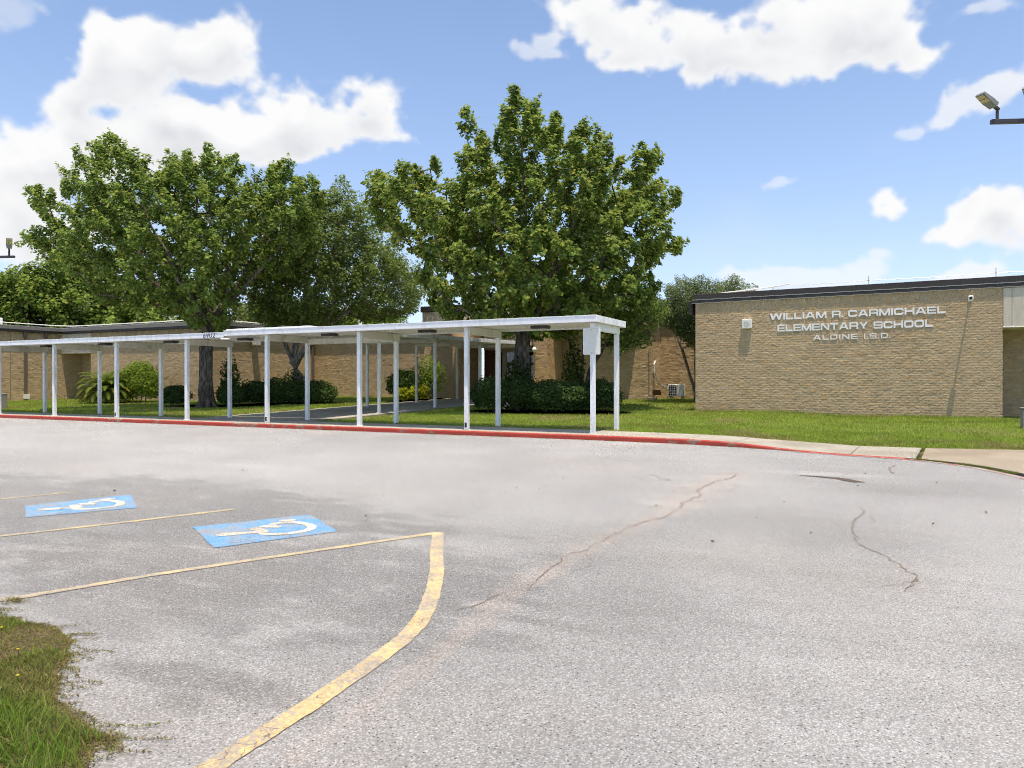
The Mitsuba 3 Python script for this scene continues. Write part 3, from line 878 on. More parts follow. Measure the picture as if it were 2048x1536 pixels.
# ---------------------------------------------------------------- the wing that carries the name
WL, WANG = 8.083, -0.05694
WO = (-5.29, 23.42)
WM = frame((WO[0], WO[1], 0), WANG)
wing = thing('school_wing', 'tan brick school wing at right with dark brown roof edge and silver lettering', 'building')
put('wall', moved(cat(bx(0, WL, 0, .25, -.3, 3.545)), WM), M['mortar'], wing)
cells = course_cells(WL, .02, 3.545, (), .2)
order = sorted(range(len(cells)), key=lambda i: -(cells[i][0] * 1.0 - abs(cells[i][1] - 1.1) * .15 - (2 if cells[i][2] < .15 else 0)))
big = set(order[:300])
protos = []
g = np.random.default_rng(77)
for i in range(18):
    v, f = brick_shape(BL, BH, g)
    c = TONES[i % len(TONES)] * g.uniform(.94, 1.06) * g.uniform(.92, 1.08, (len(v), 1))
    protos.append(ply(trimesh.Trimesh(v, f, process=False), M['brick'], color=np.clip(c, 0, 1)))
for i in sorted(big):
    x, z, L, H = cells[i]
    put_at('brick', protos[int(g.integers(0, 18))], T(WM) @ T().translate([x, 0, z]) @ T().scale([L / BL, 1, H / BH]), wing + '__wall')
bm, bc = brickwork([c for i, c in enumerate(cells) if i not in big], 5, fine=True)
scene[wing + '__wall__brickwork'] = ply(moved(bm, WM), M['brick'], color=bc)
labels[wing + '__wall__brickwork'] = {'kind': 'stuff'}
# side wall, running back from the left corner
wall(wing, 'side_wall', (WO[0] + 9.2 * math.sin(.05694), WO[1] + 9.2 * math.cos(.05694)), WANG - math.pi / 2, 9.0, .02, 3.545, soldier=.2, seed=6)
# recess at the right end, under the beige panel
put('recess_wall', moved(bx(WL, WL + 6, 1.15, 1.35, -.3, 2.6), WM), M['mortar'], wing)
bm, bc = brickwork(course_cells(6, .08, 2.55), 8)
scene[wing + '__recess_wall__brickwork'] = ply(moved(bm, WM @ np.array([[1, 0, 0, WL], [0, 1, 0, 1.15], [0, 0, 1, 0], [0, 0, 0, 1.0]])), M['brick'], color=bc)
labels[wing + '__recess_wall__brickwork'] = {'kind': 'stuff'}
put('return_wall', moved(bx(WL - .25, WL - .004, .25, 1.2, -.3, 3.5), WM), M['mortar'], wing)
for a, b in ((WL + .012, WL + .195), (WL + .201, WL + 1.45), (WL + 1.456, WL + 2.7), (WL + 2.706, WL + 4)):
    put('panel', moved(cbx(a, b, -.012, .02, 2.525, 3.52, .003), WM), M['beige_panel'], wing)
put('panel_backing', moved(bx(WL + .004, WL + 6, .02, .06, 2.52, 3.54), WM), M['beige_panel'], wing)
put('panel_trim', moved(cbx(WL + .004, WL + 6, -.03, .06, 2.495, 2.522, .004), WM), M['edge_metal'], wing)
put('soffit', moved(bx(WL + .004, WL + 6, .06, 1.15, 2.50, 2.53), WM), M['beige_panel'], wing)
put('roof', moved(bx(-.02, WL + 6, .0, 9.2, 3.56, 3.78), WM), M['roof_gravel'], wing)
fa = put('fascia', moved(cat(cbx(-.10, WL + 6, -.045, .0, 3.555, 3.652, .004), cbx(-.10, -.02, 0, 9.25, 3.555, 3.652, .004)), WM), M['brown_metal'], wing)
put('roof_edge', moved(cat(cbx(-.06, WL + 6, -.03, .05, 3.66, 3.835, .006), cbx(-.06, .02, .05, 9.25, 3.66, 3.835, .006)), WM), M['brown_metal'], wing)
put('drip_edge', moved(cat(bx(-.105, WL + 6, -.055, .0, 3.652, 3.664)), WM), M['edge_metal'], wing)
put('drip_edge', moved(cat(bx(-.102, WL + 6, -.05, .0, 3.545, 3.554)), WM), M['edge_metal'], wing)
put('gutter_box', moved(cat(cbx(-.22, -.11, .05, .35, 3.20, 3.50), cbx(-.24, -.105, .02, .5, 3.50, 3.62)), WM), M['brown_metal'], wing)
def rod(u, z, name='air_terminal'):
    put(name, moved(cat(tube([(u, .12, 3.8), (u, .12, z)], .008, 5), tube([(u, .12, 3.8), (u, .12, 3.84)], .03, 6), tube([(u - .035, .12, 3.955), (u + .035, .12, 3.955)], .011, 5)), WM), M['grey_paint'], wing)
for u in (4.914, 7.939, 10.9):
    rod(u, 4.085)
put('lightning_cable', moved(tube([(2.9, .12, 3.94)] + [(u, .12, 3.955 - .012 * math.sin((u - 1.8) * math.pi / 3.04) ** 2) for u in np.linspace(3.2, 12, 24)], .0065, 5), WM), M['edge_metal'], wing)
put('roof_conduit', moved(cat(tube([(.55, .9, 3.93), (2.2, .75, 4.02), (2.75, .5, 4.05)], .024, 6), tube([(.9, .95, 3.80), (.95, .9, 3.95)], .03, 6), tube([(2.2, .75, 3.80), (2.2, .75, 4.02)], .02, 6)), WM), M['white_plastic'], wing)
put('vent_pipe', moved(cat(tube([(.317, -.045, .16), (.317, .02, .16)], .042, 10)), WM), M['black'], wing)

# lettering: each character its own raised piece, on a wide heavy alphabet
def strokes(ch, t=.235, w=1.25):
    h = 1.0
    a, b, c, d = t / 2, w - t / 2, t / 2, h - t / 2
    L = lambda *p: LineString(p).buffer(t / 2, cap_style='flat', join_style='mitre')
    rr = .30
    def ring(x0, x1, y0, y1, r=rr):
        o = sbox(x0, y0, x1, y1).buffer(-r).buffer(r, quad_segs=8)
        i = sbox(x0 + t, y0 + t, x1 - t, y1 - t).buffer(-r * .45).buffer(r * .45, quad_segs=8)
        return o, i
    u = t * .78
    if ch == 'I': return sbox(0, 0, t * 1.05, h), t * 1.05
    if ch == '.': return sbox(0, 0, t * 1.0, t * .95), t
    if ch == 'L': return unary_union([sbox(0, 0, t, h), sbox(0, 0, w * .84, t)]), w * .84
    if ch == 'E': return unary_union([sbox(0, 0, t, h), sbox(0, 0, w * .9, u), sbox(0, h / 2 - u / 2, w * .86, h / 2 + u / 2), sbox(0, h - u, w * .9, h)]), w * .9
    if ch == 'T': return unary_union([sbox(0, h - t, w * .92, h), sbox(w * .46 - t / 2, 0, w * .46 + t / 2, h)]), w * .92
    if ch == 'H': return unary_union([sbox(0, 0, t, h), sbox(w - t, 0, w, h), sbox(0, h / 2 - t / 2, w, h / 2 + t / 2)]), w
    if ch == 'N': return unary_union([sbox(0, 0, t, h), sbox(w - t, 0, w, h), Polygon([(0, h), (t * 1.25, h), (w, 0), (w - t * 1.25, 0)])]), w
    if ch == 'M':
        w = w * 1.15
        return unary_union([sbox(0, 0, t, h), sbox(w - t, 0, w, h), Polygon([(0, h), (t * 1.3, h), (w / 2 + t * .5, 0), (w / 2 - t * .5, 0)]), Polygon([(w, h), (w - t * 1.3, h), (w / 2 - t * .5, 0), (w / 2 + t * .5, 0)])]), w
    if ch == 'W':
        w = w * 1.42
        q = []
        for p0, p1 in (((0, h), (w * .25, 0)), ((w * .5, h), (w * .25, 0)), ((w * .5, h), (w * .75, 0)), ((w, h), (w * .75, 0))):
            k = t * .62
            s = 1 if p0[0] < p1[0] else -1
            x0 = p0[0] if p0[0] in (0, ) else p0[0] - (2 * k if p0[0] == w else k)
            q.append(Polygon([(x0, h), (x0 + 2 * k * .95, h), (p1[0] + k * .9, 0), (p1[0] - k * .9, 0)]))
        return unary_union(q), w
    if ch == 'A':
        w = w * 1.08
        k = t * 1.1
        o = Polygon([(0, 0), (w / 2 - k * .72, h), (w / 2 + k * .72, h), (w, 0), (w - k, 0), (w * .5 + w * .5 * .60 - k * .35, .2), (w * .5 - w * .5 * .60 + k * .35, .2), (k, 0)])
        i = Polygon([(w / 2, h - t * .75), (w / 2 - .235, .2 + t * .85), (w / 2 + .235, .2 + t * .85)])
        return o.difference(i), w
    if ch == 'Y':
        return unary_union([sbox(w / 2 - t * .55, 0, w / 2 + t * .55, .46), Polygon([(0, h), (t * 1.35, h), (w / 2 + t * .55, .42), (w / 2 - t * .55, .36)]), Polygon([(w, h), (w - t * 1.35, h), (w / 2 - t * .55, .42), (w / 2 + t * .55, .36)])]), w
    if ch == 'O':
        o, i = ring(0, w * 1.02, 0, h)
        return o.difference(i), w * 1.02
    if ch == 'C':
        o, i = ring(0, w, 0, h)
        return o.difference(i).difference(sbox(w * .55, h * .36, w + 1, h * .64)), w
    if ch == 'D':
        o, i = ring(0, w, 0, h, .42)
        return unary_union([o, sbox(0, 0, .5, h)]).difference(unary_union([i, sbox(t, u, .5, h - u)])), w
    if ch == 'R':
        o = unary_union([sbox(.3, .34, w * .98, h).buffer(-.2).buffer(.2, quad_segs=8), sbox(0, .34, .5, h)])
        i = unary_union([sbox(.4, .34 + u, w * .98 - t, h - u).buffer(-.07).buffer(.07), sbox(t, .34 + u, .55, h - u)])
        return unary_union([o.difference(i), sbox(0, 0, t, h), Polygon([(w * .98 - t * 1.15, .42), (w * .92, .42), (w * .98, .30), (w * .98, 0), (w * .98 - t, 0), (w * .98 - t, .30)])]), w * .98
    if ch == 'S':
        o = sbox(0, 0, w, h).buffer(-.2).buffer(.2, quad_segs=8)
        s = o.difference(sbox(t, h / 2 + u / 2, w + 1, h - u)).difference(sbox(-1, u, w - t, h / 2 - u / 2))
        return unary_union([s, sbox(w - t, h - u - .10, w, h - .08), sbox(0, .08, t, u + .10)]).intersection(o), w
    raise KeyError(ch)


sign = thing('wall_lettering', 'raised silver letters in three lines naming the school on the brick wing', 'lettering')
def word(line, text, u0, u1, z0, height, gap=.17, t=.235):
    gl = [strokes(ch, t) for ch in text]
    pen, spots = 0, []
    for (s, w), ch in zip(gl, text):
        spots.append(pen)
        pen += w + gap * (1.0 if ch != '.' else 1.3)
    total = pen - gap
    for (s, w), p in zip(gl, spots):
        if s.geom_type == 'MultiPolygon':
            s = unary_union([x.buffer(.002) for x in s.geoms])
        parts = [trimesh.creation.extrude_polygon(q_, .012, engine='earcut') for q_ in getattr(s, 'geoms', [s])]
        m = cat(*parts)
        v = np.array(m.vertices)
        sx = (u1 - u0) / total
        m = trimesh.Trimesh(np.column_stack([u0 + (v[:, 0] + p) * sx, -.010 - v[:, 2], z0 + v[:, 1] * height]), m.faces[:, ::-1], process=False)
        m.fix_normals()
        put('letter', moved(m, WM), M['letter_metal'], line)
lines = [f'{sign}__line', f'{sign}__line_001', f'{sign}__line_002']
COUNT[f'{sign}__line'] = 3
word(lines[0], 'WILLIAM', 2.258, 3.829, 2.934, .192, .13)
word(lines[0], 'R.', 3.972, 4.28, 2.934, .192, .13)
word(lines[0], 'CARMICHAEL', 4.398, 6.799, 2.934, .192, .13)
word(lines[1], 'ELEMENTARY', 2.473, 4.914, 2.585, .195, .13)
word(lines[1], 'SCHOOL', 5.053, 6.507, 2.578, .195, .13)
word(lines[2], 'ALDINE', 3.477, 4.644, 2.302, .146, .36, .19)
word(lines[2], 'I.S.D.', 4.811, 5.492, 2.302, .146, .30, .19)

# things fixed to the wing
t = thing('wall_speaker', 'square white loudspeaker box on the brick wing left of the lettering', 'loudspeaker')
bx_ = moved(cbox(.285, .11, .285, .012), np.array([[1, 0, 0, 1.595], [0, 1, 0, -.066], [0, 0, 1, 2.846], [0, 0, 0, 1.0]]))
scene[t + '__box'] = ply(moved(bx_, WM), M['white_plastic'])
gr = []
for r_ in (.03, .055, .08):
    a = np.linspace(0, 2 * np.pi, 29)
    gr.append(tube([(1.595 + r_ * math.cos(q_), -.1225, 2.846 + r_ * math.sin(q_)) for q_ in a], .006, 4, False))
dsc = trimesh.creation.cylinder(.088, .006, sections=28)
dsc.apply_transform(trimesh.transformations.rotation_matrix(np.pi / 2, [1, 0, 0]))
dsc.apply_translation([1.595, -.122, 2.846])
scene[t + '__grille'] = ply(moved(cat(dsc, *gr), WM), M['grey_grille'])
t = thing('security_camera', 'small white camera on a long arm high on the wing near its right end', 'camera')
scene[t + '__bracket'] = ply(moved(cat(tube([(7.36, -.01, 3.29), (7.36, -.36, 3.29)], .022, 8), cbx(7.31, 7.41, -.03, -.004, 3.22, 3.35)), WM), M['white_plastic'])
scene[t + '__housing'] = ply(moved(cbx(7.298, 7.422, -.44, -.33, 3.215, 3.335, .02), WM), M['white_plastic'])
ln = trimesh.creation.uv_sphere(.04, count=[10, 16])
ln.apply_translation([7.362, -.44, 3.272])
scene[t + '__lens'] = ply(moved(ln, WM), M['dark_glass'], smooth=True)

# ---------------------------------------------------------------- long classroom block at the left
RUNS = []
def edge_run(parent, o, heading, length, z, over=.16):
    """Roof edge: a dark lower band, a paler gravel stop and a white top line."""
    RUNS.append(1)
    z += .004 * len(RUNS)
    m = frame((o[0], o[1], 0), heading)
    put('fascia', moved(cbx(-over, length + over, -over, 0, z - .30, z - .19, .004), m), M['brown_metal'], parent)
    put('roof_edge', moved(cbx(-over - .02, length + over + .02, -over - .03, .05, z - .19, z - .02, .004), m), M['roof_metal'], parent)
    put('drip_edge', moved(bx(-over - .025, length + over + .025, -over - .035, .06, z - .02, z), m), M['edge_metal'], parent)


scene['mat_roof_metal'] = two(pr((.19, .18, .17), .5))
M['roof_metal'] = 'mat_roof_metal'
blk = thing('classroom_block', 'long low brick block at left with grey roof edge and a beige panelled doorway', 'building')
GZ = .16
# main face, its doorway recess between x -39.4 and -36.9
wall(blk, 'wall', (-36.92, 24.6), 0, 8.86, GZ, 3.62, soldier=.2, seed=21)
wall(blk, 'recess_wall', (-39.4, 25.75), 0, 2.48, GZ, 2.62, seed=22)
wall(blk, 'jamb_wall', (-39.4, 24.6), math.pi / 2, 1.15, GZ, 2.62, seed=26, thick=.2)
put('recess_side', bx(-36.92, -36.72, 24.86, 25.75, 0, 2.62), M['mortar'], blk)
put('panel_backing', bx(-39.4, -36.92, 24.62, 24.66, 2.6, 3.62), M['beige_panel'], blk)
n = 8
for i in range(n):
    a, b = -39.4 + 2.48 * i / n, -39.4 + 2.48 * (i + 1) / n
    put('panel', cbx(a + .008, b - .008, 24.585, 24.62, 2.63, 3.62, .004), M['beige_panel'], blk)
put('panel_trim', cbx(-39.4, -36.92, 24.57, 24.68, 2.585, 2.622, .004), M['edge_metal'], blk)
put('soffit', bx(-39.4, -36.92, 24.68, 25.75, 2.6, 2.62), M['beige_panel'], blk)
# the return face beside the court, and the projecting face at far left
wall(blk, 'return_wall', (-28.06, 24.6), math.pi / 2, 6.9, GZ + .1, 3.62, soldier=.2, seed=23)
wall(blk, 'court_wall', (-28.06, 31.5), 0, 10.4, .28, 3.62, soldier=.2, seed=24)
wall(blk, 'side_wall', (-39.4, 14.0), math.pi / 2, 10.6, GZ - .05, 3.62, soldier=.2, seed=25)
put('front_wall', bx(-52, -39.42, 14.02, 14.25, 0, 3.62), M['mortar'], blk)
put('roof', prism(Polygon([(-52, 14.1), (-39.5, 14.1), (-39.5, 24.7), (-28.16, 24.7), (-28.16, 31.6), (-18, 31.6), (-18, 46), (-52, 46)]), 3.63, 3.86), M['roof_gravel'], blk)
edge_run(blk, (-39.4 + .2, 24.6), 0, 11.14 - .1, 3.93)
edge_run(blk, (-39.4, 14.0), math.pi / 2, 10.6 - .35, 3.93)
edge_run(blk, (-28.06, 24.6), math.pi / 2, 6.6, 3.93)
edge_run(blk, (-27.8, 31.5), 0, 7.0, 3.93)
for (x, y, ang) in ((-39.4, 22.7, 0), (-39.4, 23.75, 1)):
    put('downpipe', cat(cbx(x + .015, x + .115, y - .055, y + .055, GZ + (.2 if ang == 0 else 3.0), 3.65, .01), cbx(x + .005, x + .14, y - .08, y + .08, 3.42, 3.64, .01)), M['brown_pipe'], blk)
put('downpipe', cbx(-28.03, -27.93, 31.30, 31.42, .3, 3.6, .01), M['brown_pipe'], blk)
put('joint_line', bx(-39.396, -39.385, 21.98, 22.0, .2, 3.6), M['brown_pipe'], blk)
put('meter_box', cbx(-39.36, -39.2, 22.6, 22.85, .2, .42, .01), M['white_plastic'], blk)
# pipe along the roof
def rail(pts, z, step=2.6):
    ls = LineString(pts)
    p = [(*ls.interpolate(t_).coords[0], z) for t_ in np.linspace(0, ls.length, max(2, int(ls.length / 1.0)))]
    put('roof_pipe', tube(p, .024, 6), M['white_plastic'], blk)
    for t_ in np.arange(.5, ls.length, step):
        q_ = ls.interpolate(t_).coords[0]
        put('pipe_stand', cat(tube([(*q_, 3.8), (*q_, z)], .014, 5), tube([(q_[0], q_[1], z), (q_[0], q_[1], z + .16)], .008, 4)), M['grey_paint'], blk)
rail([(-40.1, 15), (-40.1, 25.4), (-28.8, 25.4)], 4.12)
rail([(-28.8, 25.4), (-28.8, 32.2), (-20, 32.2)], 4.1, 3.1)
put('roof_hatch', cbx(-40.6, -40.3, 21.9, 22.15, 3.86, 4.35, .02), M['white_plastic'], blk)
put('roof_vent', cat(tube([(-27.2, 34.5, 3.8), (-27.2, 34.5, 4.75)], .10, 10), tube([(-27.2, 34.5, 4.75), (-27.2, 34.5, 4.85)], .15, 10)), M['white_plastic'], blk)

# ---------------------------------------------------------------- entrance block in the middle
ent = thing('entrance_block', 'taller brick entrance block behind the big oak with a pale ribbed roof band', 'building')
EZ = .30
wall(ent, 'wall', (-13.2, 31.5), 0, 4.18, EZ, 3.95, seed=31)
wall(ent, 'end_wall', (-9.02, 31.5), math.pi / 2, 1.4, EZ, 3.95, seed=32)
wall(ent, 'rear_wall', (-9.02, 32.9), 0, 6.5, EZ, 3.95, seed=33)
wall(ent, 'link_wall', (-20.15, 31.48), 0, 2.1, EZ, 3.95, seed=34, thick=.2)
def pier(x0, x1, y0, y1, seed):
    k = key_for(ent + '__pier')
    scene[k] = ply(bx(x0, x1, y0, y1, 0, 3.9), M['mortar'])
    ms, cs = [], []
    for (o, hd, ln_) in (((x0, y0), 0, x1 - x0), ((x1, y0), math.pi / 2, y1 - y0), ((x0, y1), -math.pi / 2, y1 - y0)):
        bm, bc = brickwork(course_cells(ln_, EZ - .05, 3.9), seed + int(hd * 10) + 50)
        ms.append(moved(bm, frame((o[0], o[1], 0), hd)))
        cs.append(bc)
    scene[k + '__brickwork'] = ply(cat(*ms), M['brick'], color=np.vstack(cs) * (1.06, .97, .86))
    labels[k + '__brickwork'] = {'kind': 'stuff'}
pier(-13.86, -13.2, 29.75, 31.45, 41)
pier(-18.05, -17.45, 29.75, 31.45, 42)
# roof band, soffit and cap
put('roof', prism(Polygon([(-20.1, 30.3), (-9.55, 30.3), (-9.55, 31.45), (-8.92, 31.45), (-8.92, 32.8), (-2.0, 32.8), (-2.0, 46), (-20.1, 46)]), 4.4, 4.6), M['roof_gravel'], ent)
put('soffit', prism(Polygon([(-20.1, 30.3), (-9.55, 30.3), (-9.55, 31.45), (-8.92, 31.45), (-8.92, 32.8), (-2.0, 32.8), (-2.0, 34), (-20.1, 34)]), 3.96, 3.99), M['beige_panel'], ent)
def band(p0, p1, n, key='band_panel'):
    p0, p1 = np.array(p0, float), np.array(p1, float)
    ln_, hd = np.linalg.norm(p1 - p0), math.atan2(*(p1 - p0)[::-1])
    m = frame((*p0, 0), hd)
    for i in range(n):
        a, b = ln_ * i / n, ln_ * (i + 1) / n
        put(key, moved(cat(cbx(a + .006, b - .006, -.012, .015, 3.95, 4.46, .004), cbx(b - .03, b + .0, -.045, .0, 3.95, 4.46, .004)), m), M['beige_panel'], ent)
    put('band_cap', moved(cbx(-.06, ln_ + .06, -.09, .1, 4.47, 4.74, .01), m), M['brown_metal'], ent)
band((-20.1, 30.28), (-9.55, 30.28), 34)
band((-9.53, 30.28), (-9.53, 31.4), 4)
band((-8.86, 31.36), (-8.86, 32.75), 5)
band((-8.8, 32.78), (-2.0, 32.78), 22)
# entrance: glazed doors between the piers
put('recess_wall', bx(-17.45, -16.72, 31.72, 31.95, .2, 3.9), M['red_brown'], ent)
put('door_head', bx(-17.45, -13.86, 31.70, 31.9, 2.62, 3.9), M['beige_frame'], ent)
put('interior_floor', bx(-17.4, -13.9, 31.9, 37.5, .28, .32), M['pale_grey'], ent)
put('interior_wall', cat(bx(-17.4, -13.9, 37.5, 37.6, .3, 3.4), bx(-17.5, -17.4, 31.95, 37.5, .3, 3.4), bx(-13.9, -13.8, 31.95, 37.5, .3, 3.4)), M['red_brown'], ent)
put('interior_ceiling', bx(-17.5, -13.8, 31.9, 37.6, 3.4, 3.45), M['pale_grey'], ent)
doors = [(-16.70, -16.38, 'side_light'), (-16.30, -15.45, 'door'), (-15.37, -14.52, 'door'), (-14.44, -13.92, 'side_light')]
for a, b, nm in doors:
    k = key_for(f'{ent}__{nm}')
    fr = cat(bx(a, a + .07, 31.72, 31.78, .32, 2.60), bx(b - .07, b, 31.72, 31.78, .32, 2.60), bx(a + .07, b - .07, 31.72, 31.78, .32, .47), bx(a + .07, b - .07, 31.72, 31.78, 2.50, 2.60))
    scene[k] = ply(fr, M['beige_frame'])
    scene[k + '__pane'] = ply(trimesh.Trimesh([(a + .07, 31.75, .47), (b - .07, 31.75, .47), (b - .07, 31.75, 2.5), (a + .07, 31.75, 2.5)], [(0, 1, 2), (0, 2, 3)], process=False), M['glass'])
    if b - a > .5 or nm == 'side_light':
        scene[k + '__red_notice'] = ply(cbx(a + .08, b - .08, 31.735, 31.742, .98, 1.14, .001), M['red_sign'])
    if nm == 'door':
        scene[k + '__lower_panel'] = ply(cbx(a + .09, b - .09, 31.735, 31.742, .50, .94, .001), M['pale_grey'])
        scene[k + '__handle'] = ply(tube([(b - .10, 31.70, 1.2), (b - .10, 31.66, 1.22), (b - .10, 31.66, 1.5), (b - .10, 31.70, 1.52)], .012, 6), M['grey_paint'])
for x in (-16.34, -15.41, -14.48):
    put('mullion', cbx(x - .035, x + .035, 31.68, 31.80, .3, 2.62, .006), M['beige_frame'], ent)
put('transom_grille', cat(*[bx(x, x + .02, 31.66, 31.68, 2.72, 3.1) for x in np.arange(-16.6, -14.2, .16)]), M['dark_paint'], ent)
for (x, nm) in ((-13.75, 'round white lamp on the sunlit brick pier right of the entrance'),):
    t = thing('wall_lamp', nm, 'lamp')
    s = trimesh.creation.uv_sphere(.105, count=[12, 18])
    s.apply_translation([x, 29.58, 2.50])
    scene[t + '__globe'] = ply(s, M['white_plastic'], smooth=True)
    scene[t + '__bracket'] = ply(cat(tube([(x, 29.58, 2.58), (x, 29.72, 2.62)], .02, 6), cbx(x - .05, x + .05, 29.71, 29.735, 2.54, 2.68)), M['grey_paint'])
put('window_vent', cat(bx(-9.36, -9.06, 31.47, 31.49, 2.9, 3.4)), M['brown_metal'], ent)
put('conduit', cat(tube([(-9.12, 31.46, .35), (-9.12, 31.46, 2.6)], .012, 5), tube([(-8.98, 31.9, .4), (-8.98, 31.9, 2.3)], .01, 5)), M['grey_paint'], ent)

# air conditioner, its pipes and the stray blocks by the wall
t = thing('air_conditioner', 'white outdoor air conditioner unit on the grass by the brick wall', 'air conditioner')
scene[t + '__case'] = ply(cbx(-8.44, -7.75, 32.05, 32.38, .44, .98, .02), M['white_plastic'])
scene[t + '__grille'] = ply(cat(*[bx(-8.41, -8.06, 32.032, 32.05, z, z + .010) for z in np.arange(.48, .95, .075)], *[bx(x, x + .010, 32.028, 32.046, .47, .95) for x in np.arange(-8.40, -8.05, .085)]), M['white_plastic'])
scene[t + '__fan_opening'] = ply(bx(-8.41, -8.06, 32.040, 32.0485, .47, .95), M['black'])
for x in (-8.36, -7.85):
    put('foot', bx(x, x + .06, 32.05, 32.38, .36, .44), M['grey_paint'], t)
t = thing('coolant_pipe', 'pale insulated pipes curving from the brick wall down to the air conditioner', 'pipe')
arc = [(-8.97, 31.9, 2.0), (-8.97, 31.75, 1.85), (-8.96, 31.72, 1.5), (-8.9, 31.75, 1.2), (-8.75, 31.9, .95), (-8.55, 32.0, .80), (-8.40, 32.1, .72)]
scene[t + '__pipe'] = ply(tube(arc, .028, 7), M['white_plastic'])
scene[t + '__pipe_001'] = ply(tube([(x + .05, y - .02, z + .05) for x, y, z in arc], .018, 6), M['chrome_pipe'])
t = thing('concrete_block', 'grey block lying on the ground left of the air conditioner', 'block')
scene[t] = ply(cbx(-9.15, -8.75, 31.2, 31.4, .30, .42, .01), M['old_concrete'])
t = thing('dropped_panel', 'small red brown board leaning on the wall left of the air conditioner', 'board')
scene[t] = ply(moved(cbox(.36, .03, .24), np.array([[1, 0, 0, -9.02 + .2], [0, .94, -.34, 31.62], [0, .34, .94, .62], [0, 0, 0, 1.0]])), M['red_brown'])
t = thing('wall_floodlight', 'small silver floodlight high on the brick wall behind the covered walkway', 'lamp')
scene[t + '__head'] = ply(cbx(-27.98, -27.72, 26.95, 27.35, 2.88, 3.14, .03), M['grey_grille'])
scene[t + '__bracket'] = ply(cbx(-28.05, -27.97, 27.1, 27.2, 2.95, 3.1, .006), M['grey_paint'])

# ---------------------------------------------------------------- covered walks
PY0, PY1 = 14.59, 16.12
PX = [-5.43 - 3.05 * k for k in range(12)]
def post(parent, x, y, z0, z1, w=.10, hole=False):
    k = put('post', cbx(x - w / 2, x + w / 2, y - w / 2, y + w / 2, z0, z1, .008), M['white_metal'], parent)
    if hole:
        o = put('outlet', cat(cbx(x - .03, x + .03, y - w / 2 - .004, y - w / 2 + .01, z0 + .05, z0 + .16, .003)), M['black'], k)
    else:
        put('base_plate', cbx(x - .075, x + .075, y - .075, y + .075, z0 - .005, z0 + .008, .002), M['grimy_metal'], k)
    return k


def deck(x0, x1, y0, y1, z, h=.045, pitch=.30, along='x'):
    """Ribbed sheet-metal deck: flat pans and raised ribs."""
    prof = []
    a, b = (y0, y1) if along == 'x' else (x0, x1)
    t = a
    while t < b - .001:
        e = min(t + pitch, b)
        prof += [(t, z), (t + (e - t) * .68, z), (t + (e - t) * .74, z + h), (t + (e - t) * .94, z + h), (e - .0005, z)]
        t = e
    p = np.array(prof)
    n = len(p)
    if along == 'x':
        v = np.vstack([np.column_stack([np.full(n, q_), p]) for q_ in (x0, x1)])
    else:
        v = np.vstack([np.column_stack([p[:, 0], np.full(n, q_), p[:, 1]]) for q_ in (y0, y1)])
    i = np.arange(n - 1)
    f = np.vstack([np.stack([i, i + 1, i + n], 1), np.stack([i + 1, i + n + 1, i + n], 1)])
    return trimesh.Trimesh(v, f, process=False)


cn = thing('covered_walk', 'long white metal canopy on square posts along the red kerb', 'canopy')
def roof(parent, x0, x1, y0, y1, zb, zt, joints=6.1, end0=True, end1=True):
    k = put('roof', bx(x0 + .012, x1 - .012, y0 + .012, y1 - .012, zb + .085, zt - .02), M['white_metal'], parent)
    put('deck', deck(x0 + .012, x1 - .012, y0 + .012, y1 - .012, zb + .035), M['grimy_metal'], k)
    def run(a, b, fixed, ax):
        s = a
        while s < b - .01:
            e = min(s + joints, b)
            if ax == 'x':
                put('fascia', cbx(s + .001, e - .001, fixed - .006, fixed + .012, zb, zt, .003), M['white_metal'], k)
                put('lip', cbx(s + .001, e - .001, fixed + (-.016 if fixed < (y0 + y1) / 2 else .012), fixed + (-.006 if fixed < (y0 + y1) / 2 else .022), zt - .014, zt + .003, .002), M['white_metal'], k)
            else:
                put('fascia', cbx(fixed - .008, fixed + .010, s + .014, e - .014, zb, zt, .003), M['white_metal'], k)
            s = e
    run(x0, x1, y0, 'x')
    run(x0, x1, y1, 'x')
    if end0: run(y0, y1, x0, 'y')
    if end1: run(y0, y1, x1, 'y')
    return k
roof(cn, -15.92, -5.27, 14.35, 16.30, 2.325, 2.465)
roof(cn, -40.3, -15.93, 14.36, 16.29, 2.285, 2.425, end1=False)
put('transition_roof', cbx(-15.86, -12.93, 14.37, 16.32, 2.470, 2.505, .004), M['white_metal'], cn)
put('corner_bracket', cbx(-15.99, -15.72, 14.30, 14.42, 2.225, 2.262, .01), M['white_metal'], cn)
for k_, x in enumerate(PX):
    zt = 2.325 if x > -15.9 else 2.285
    post(cn, x, PY0, .0, zt - .0, hole=k_ in (1, 3, 5))
    post(cn, x, PY1, -.02, zt - .155)
    put('beam', cbx(x - .05, x + .05, PY0 + .052, PY1 + .10, zt - .15, zt + .028, .005), M['white_metal'] if k_ == 0 else M['grimy_metal'], cn)
put('beam', cbx(-14.52, -11.6, 16.06, 16.18, 2.14, 2.29, .006), M['grimy_metal'], cn)
# house number on the edge of the lower roof
no = f'{cn}__house_number'
xx = -16.70
for ch in '6902':
    m = meshkit.text_mesh(ch, .138, .006)
    v = np.array(m.vertices)
    wd = np.ptp(v[:, 0])
    m = trimesh.Trimesh(np.column_stack([xx + (v[:, 0] - v[:, 0].min()) * .98, 14.352 - v[:, 2] - .001, 2.288 + v[:, 1]]), m.faces[:, ::-1], process=False)
    m.fix_normals()
    put('digit', m, M['black'], no)
    xx += wd * .98 + .032

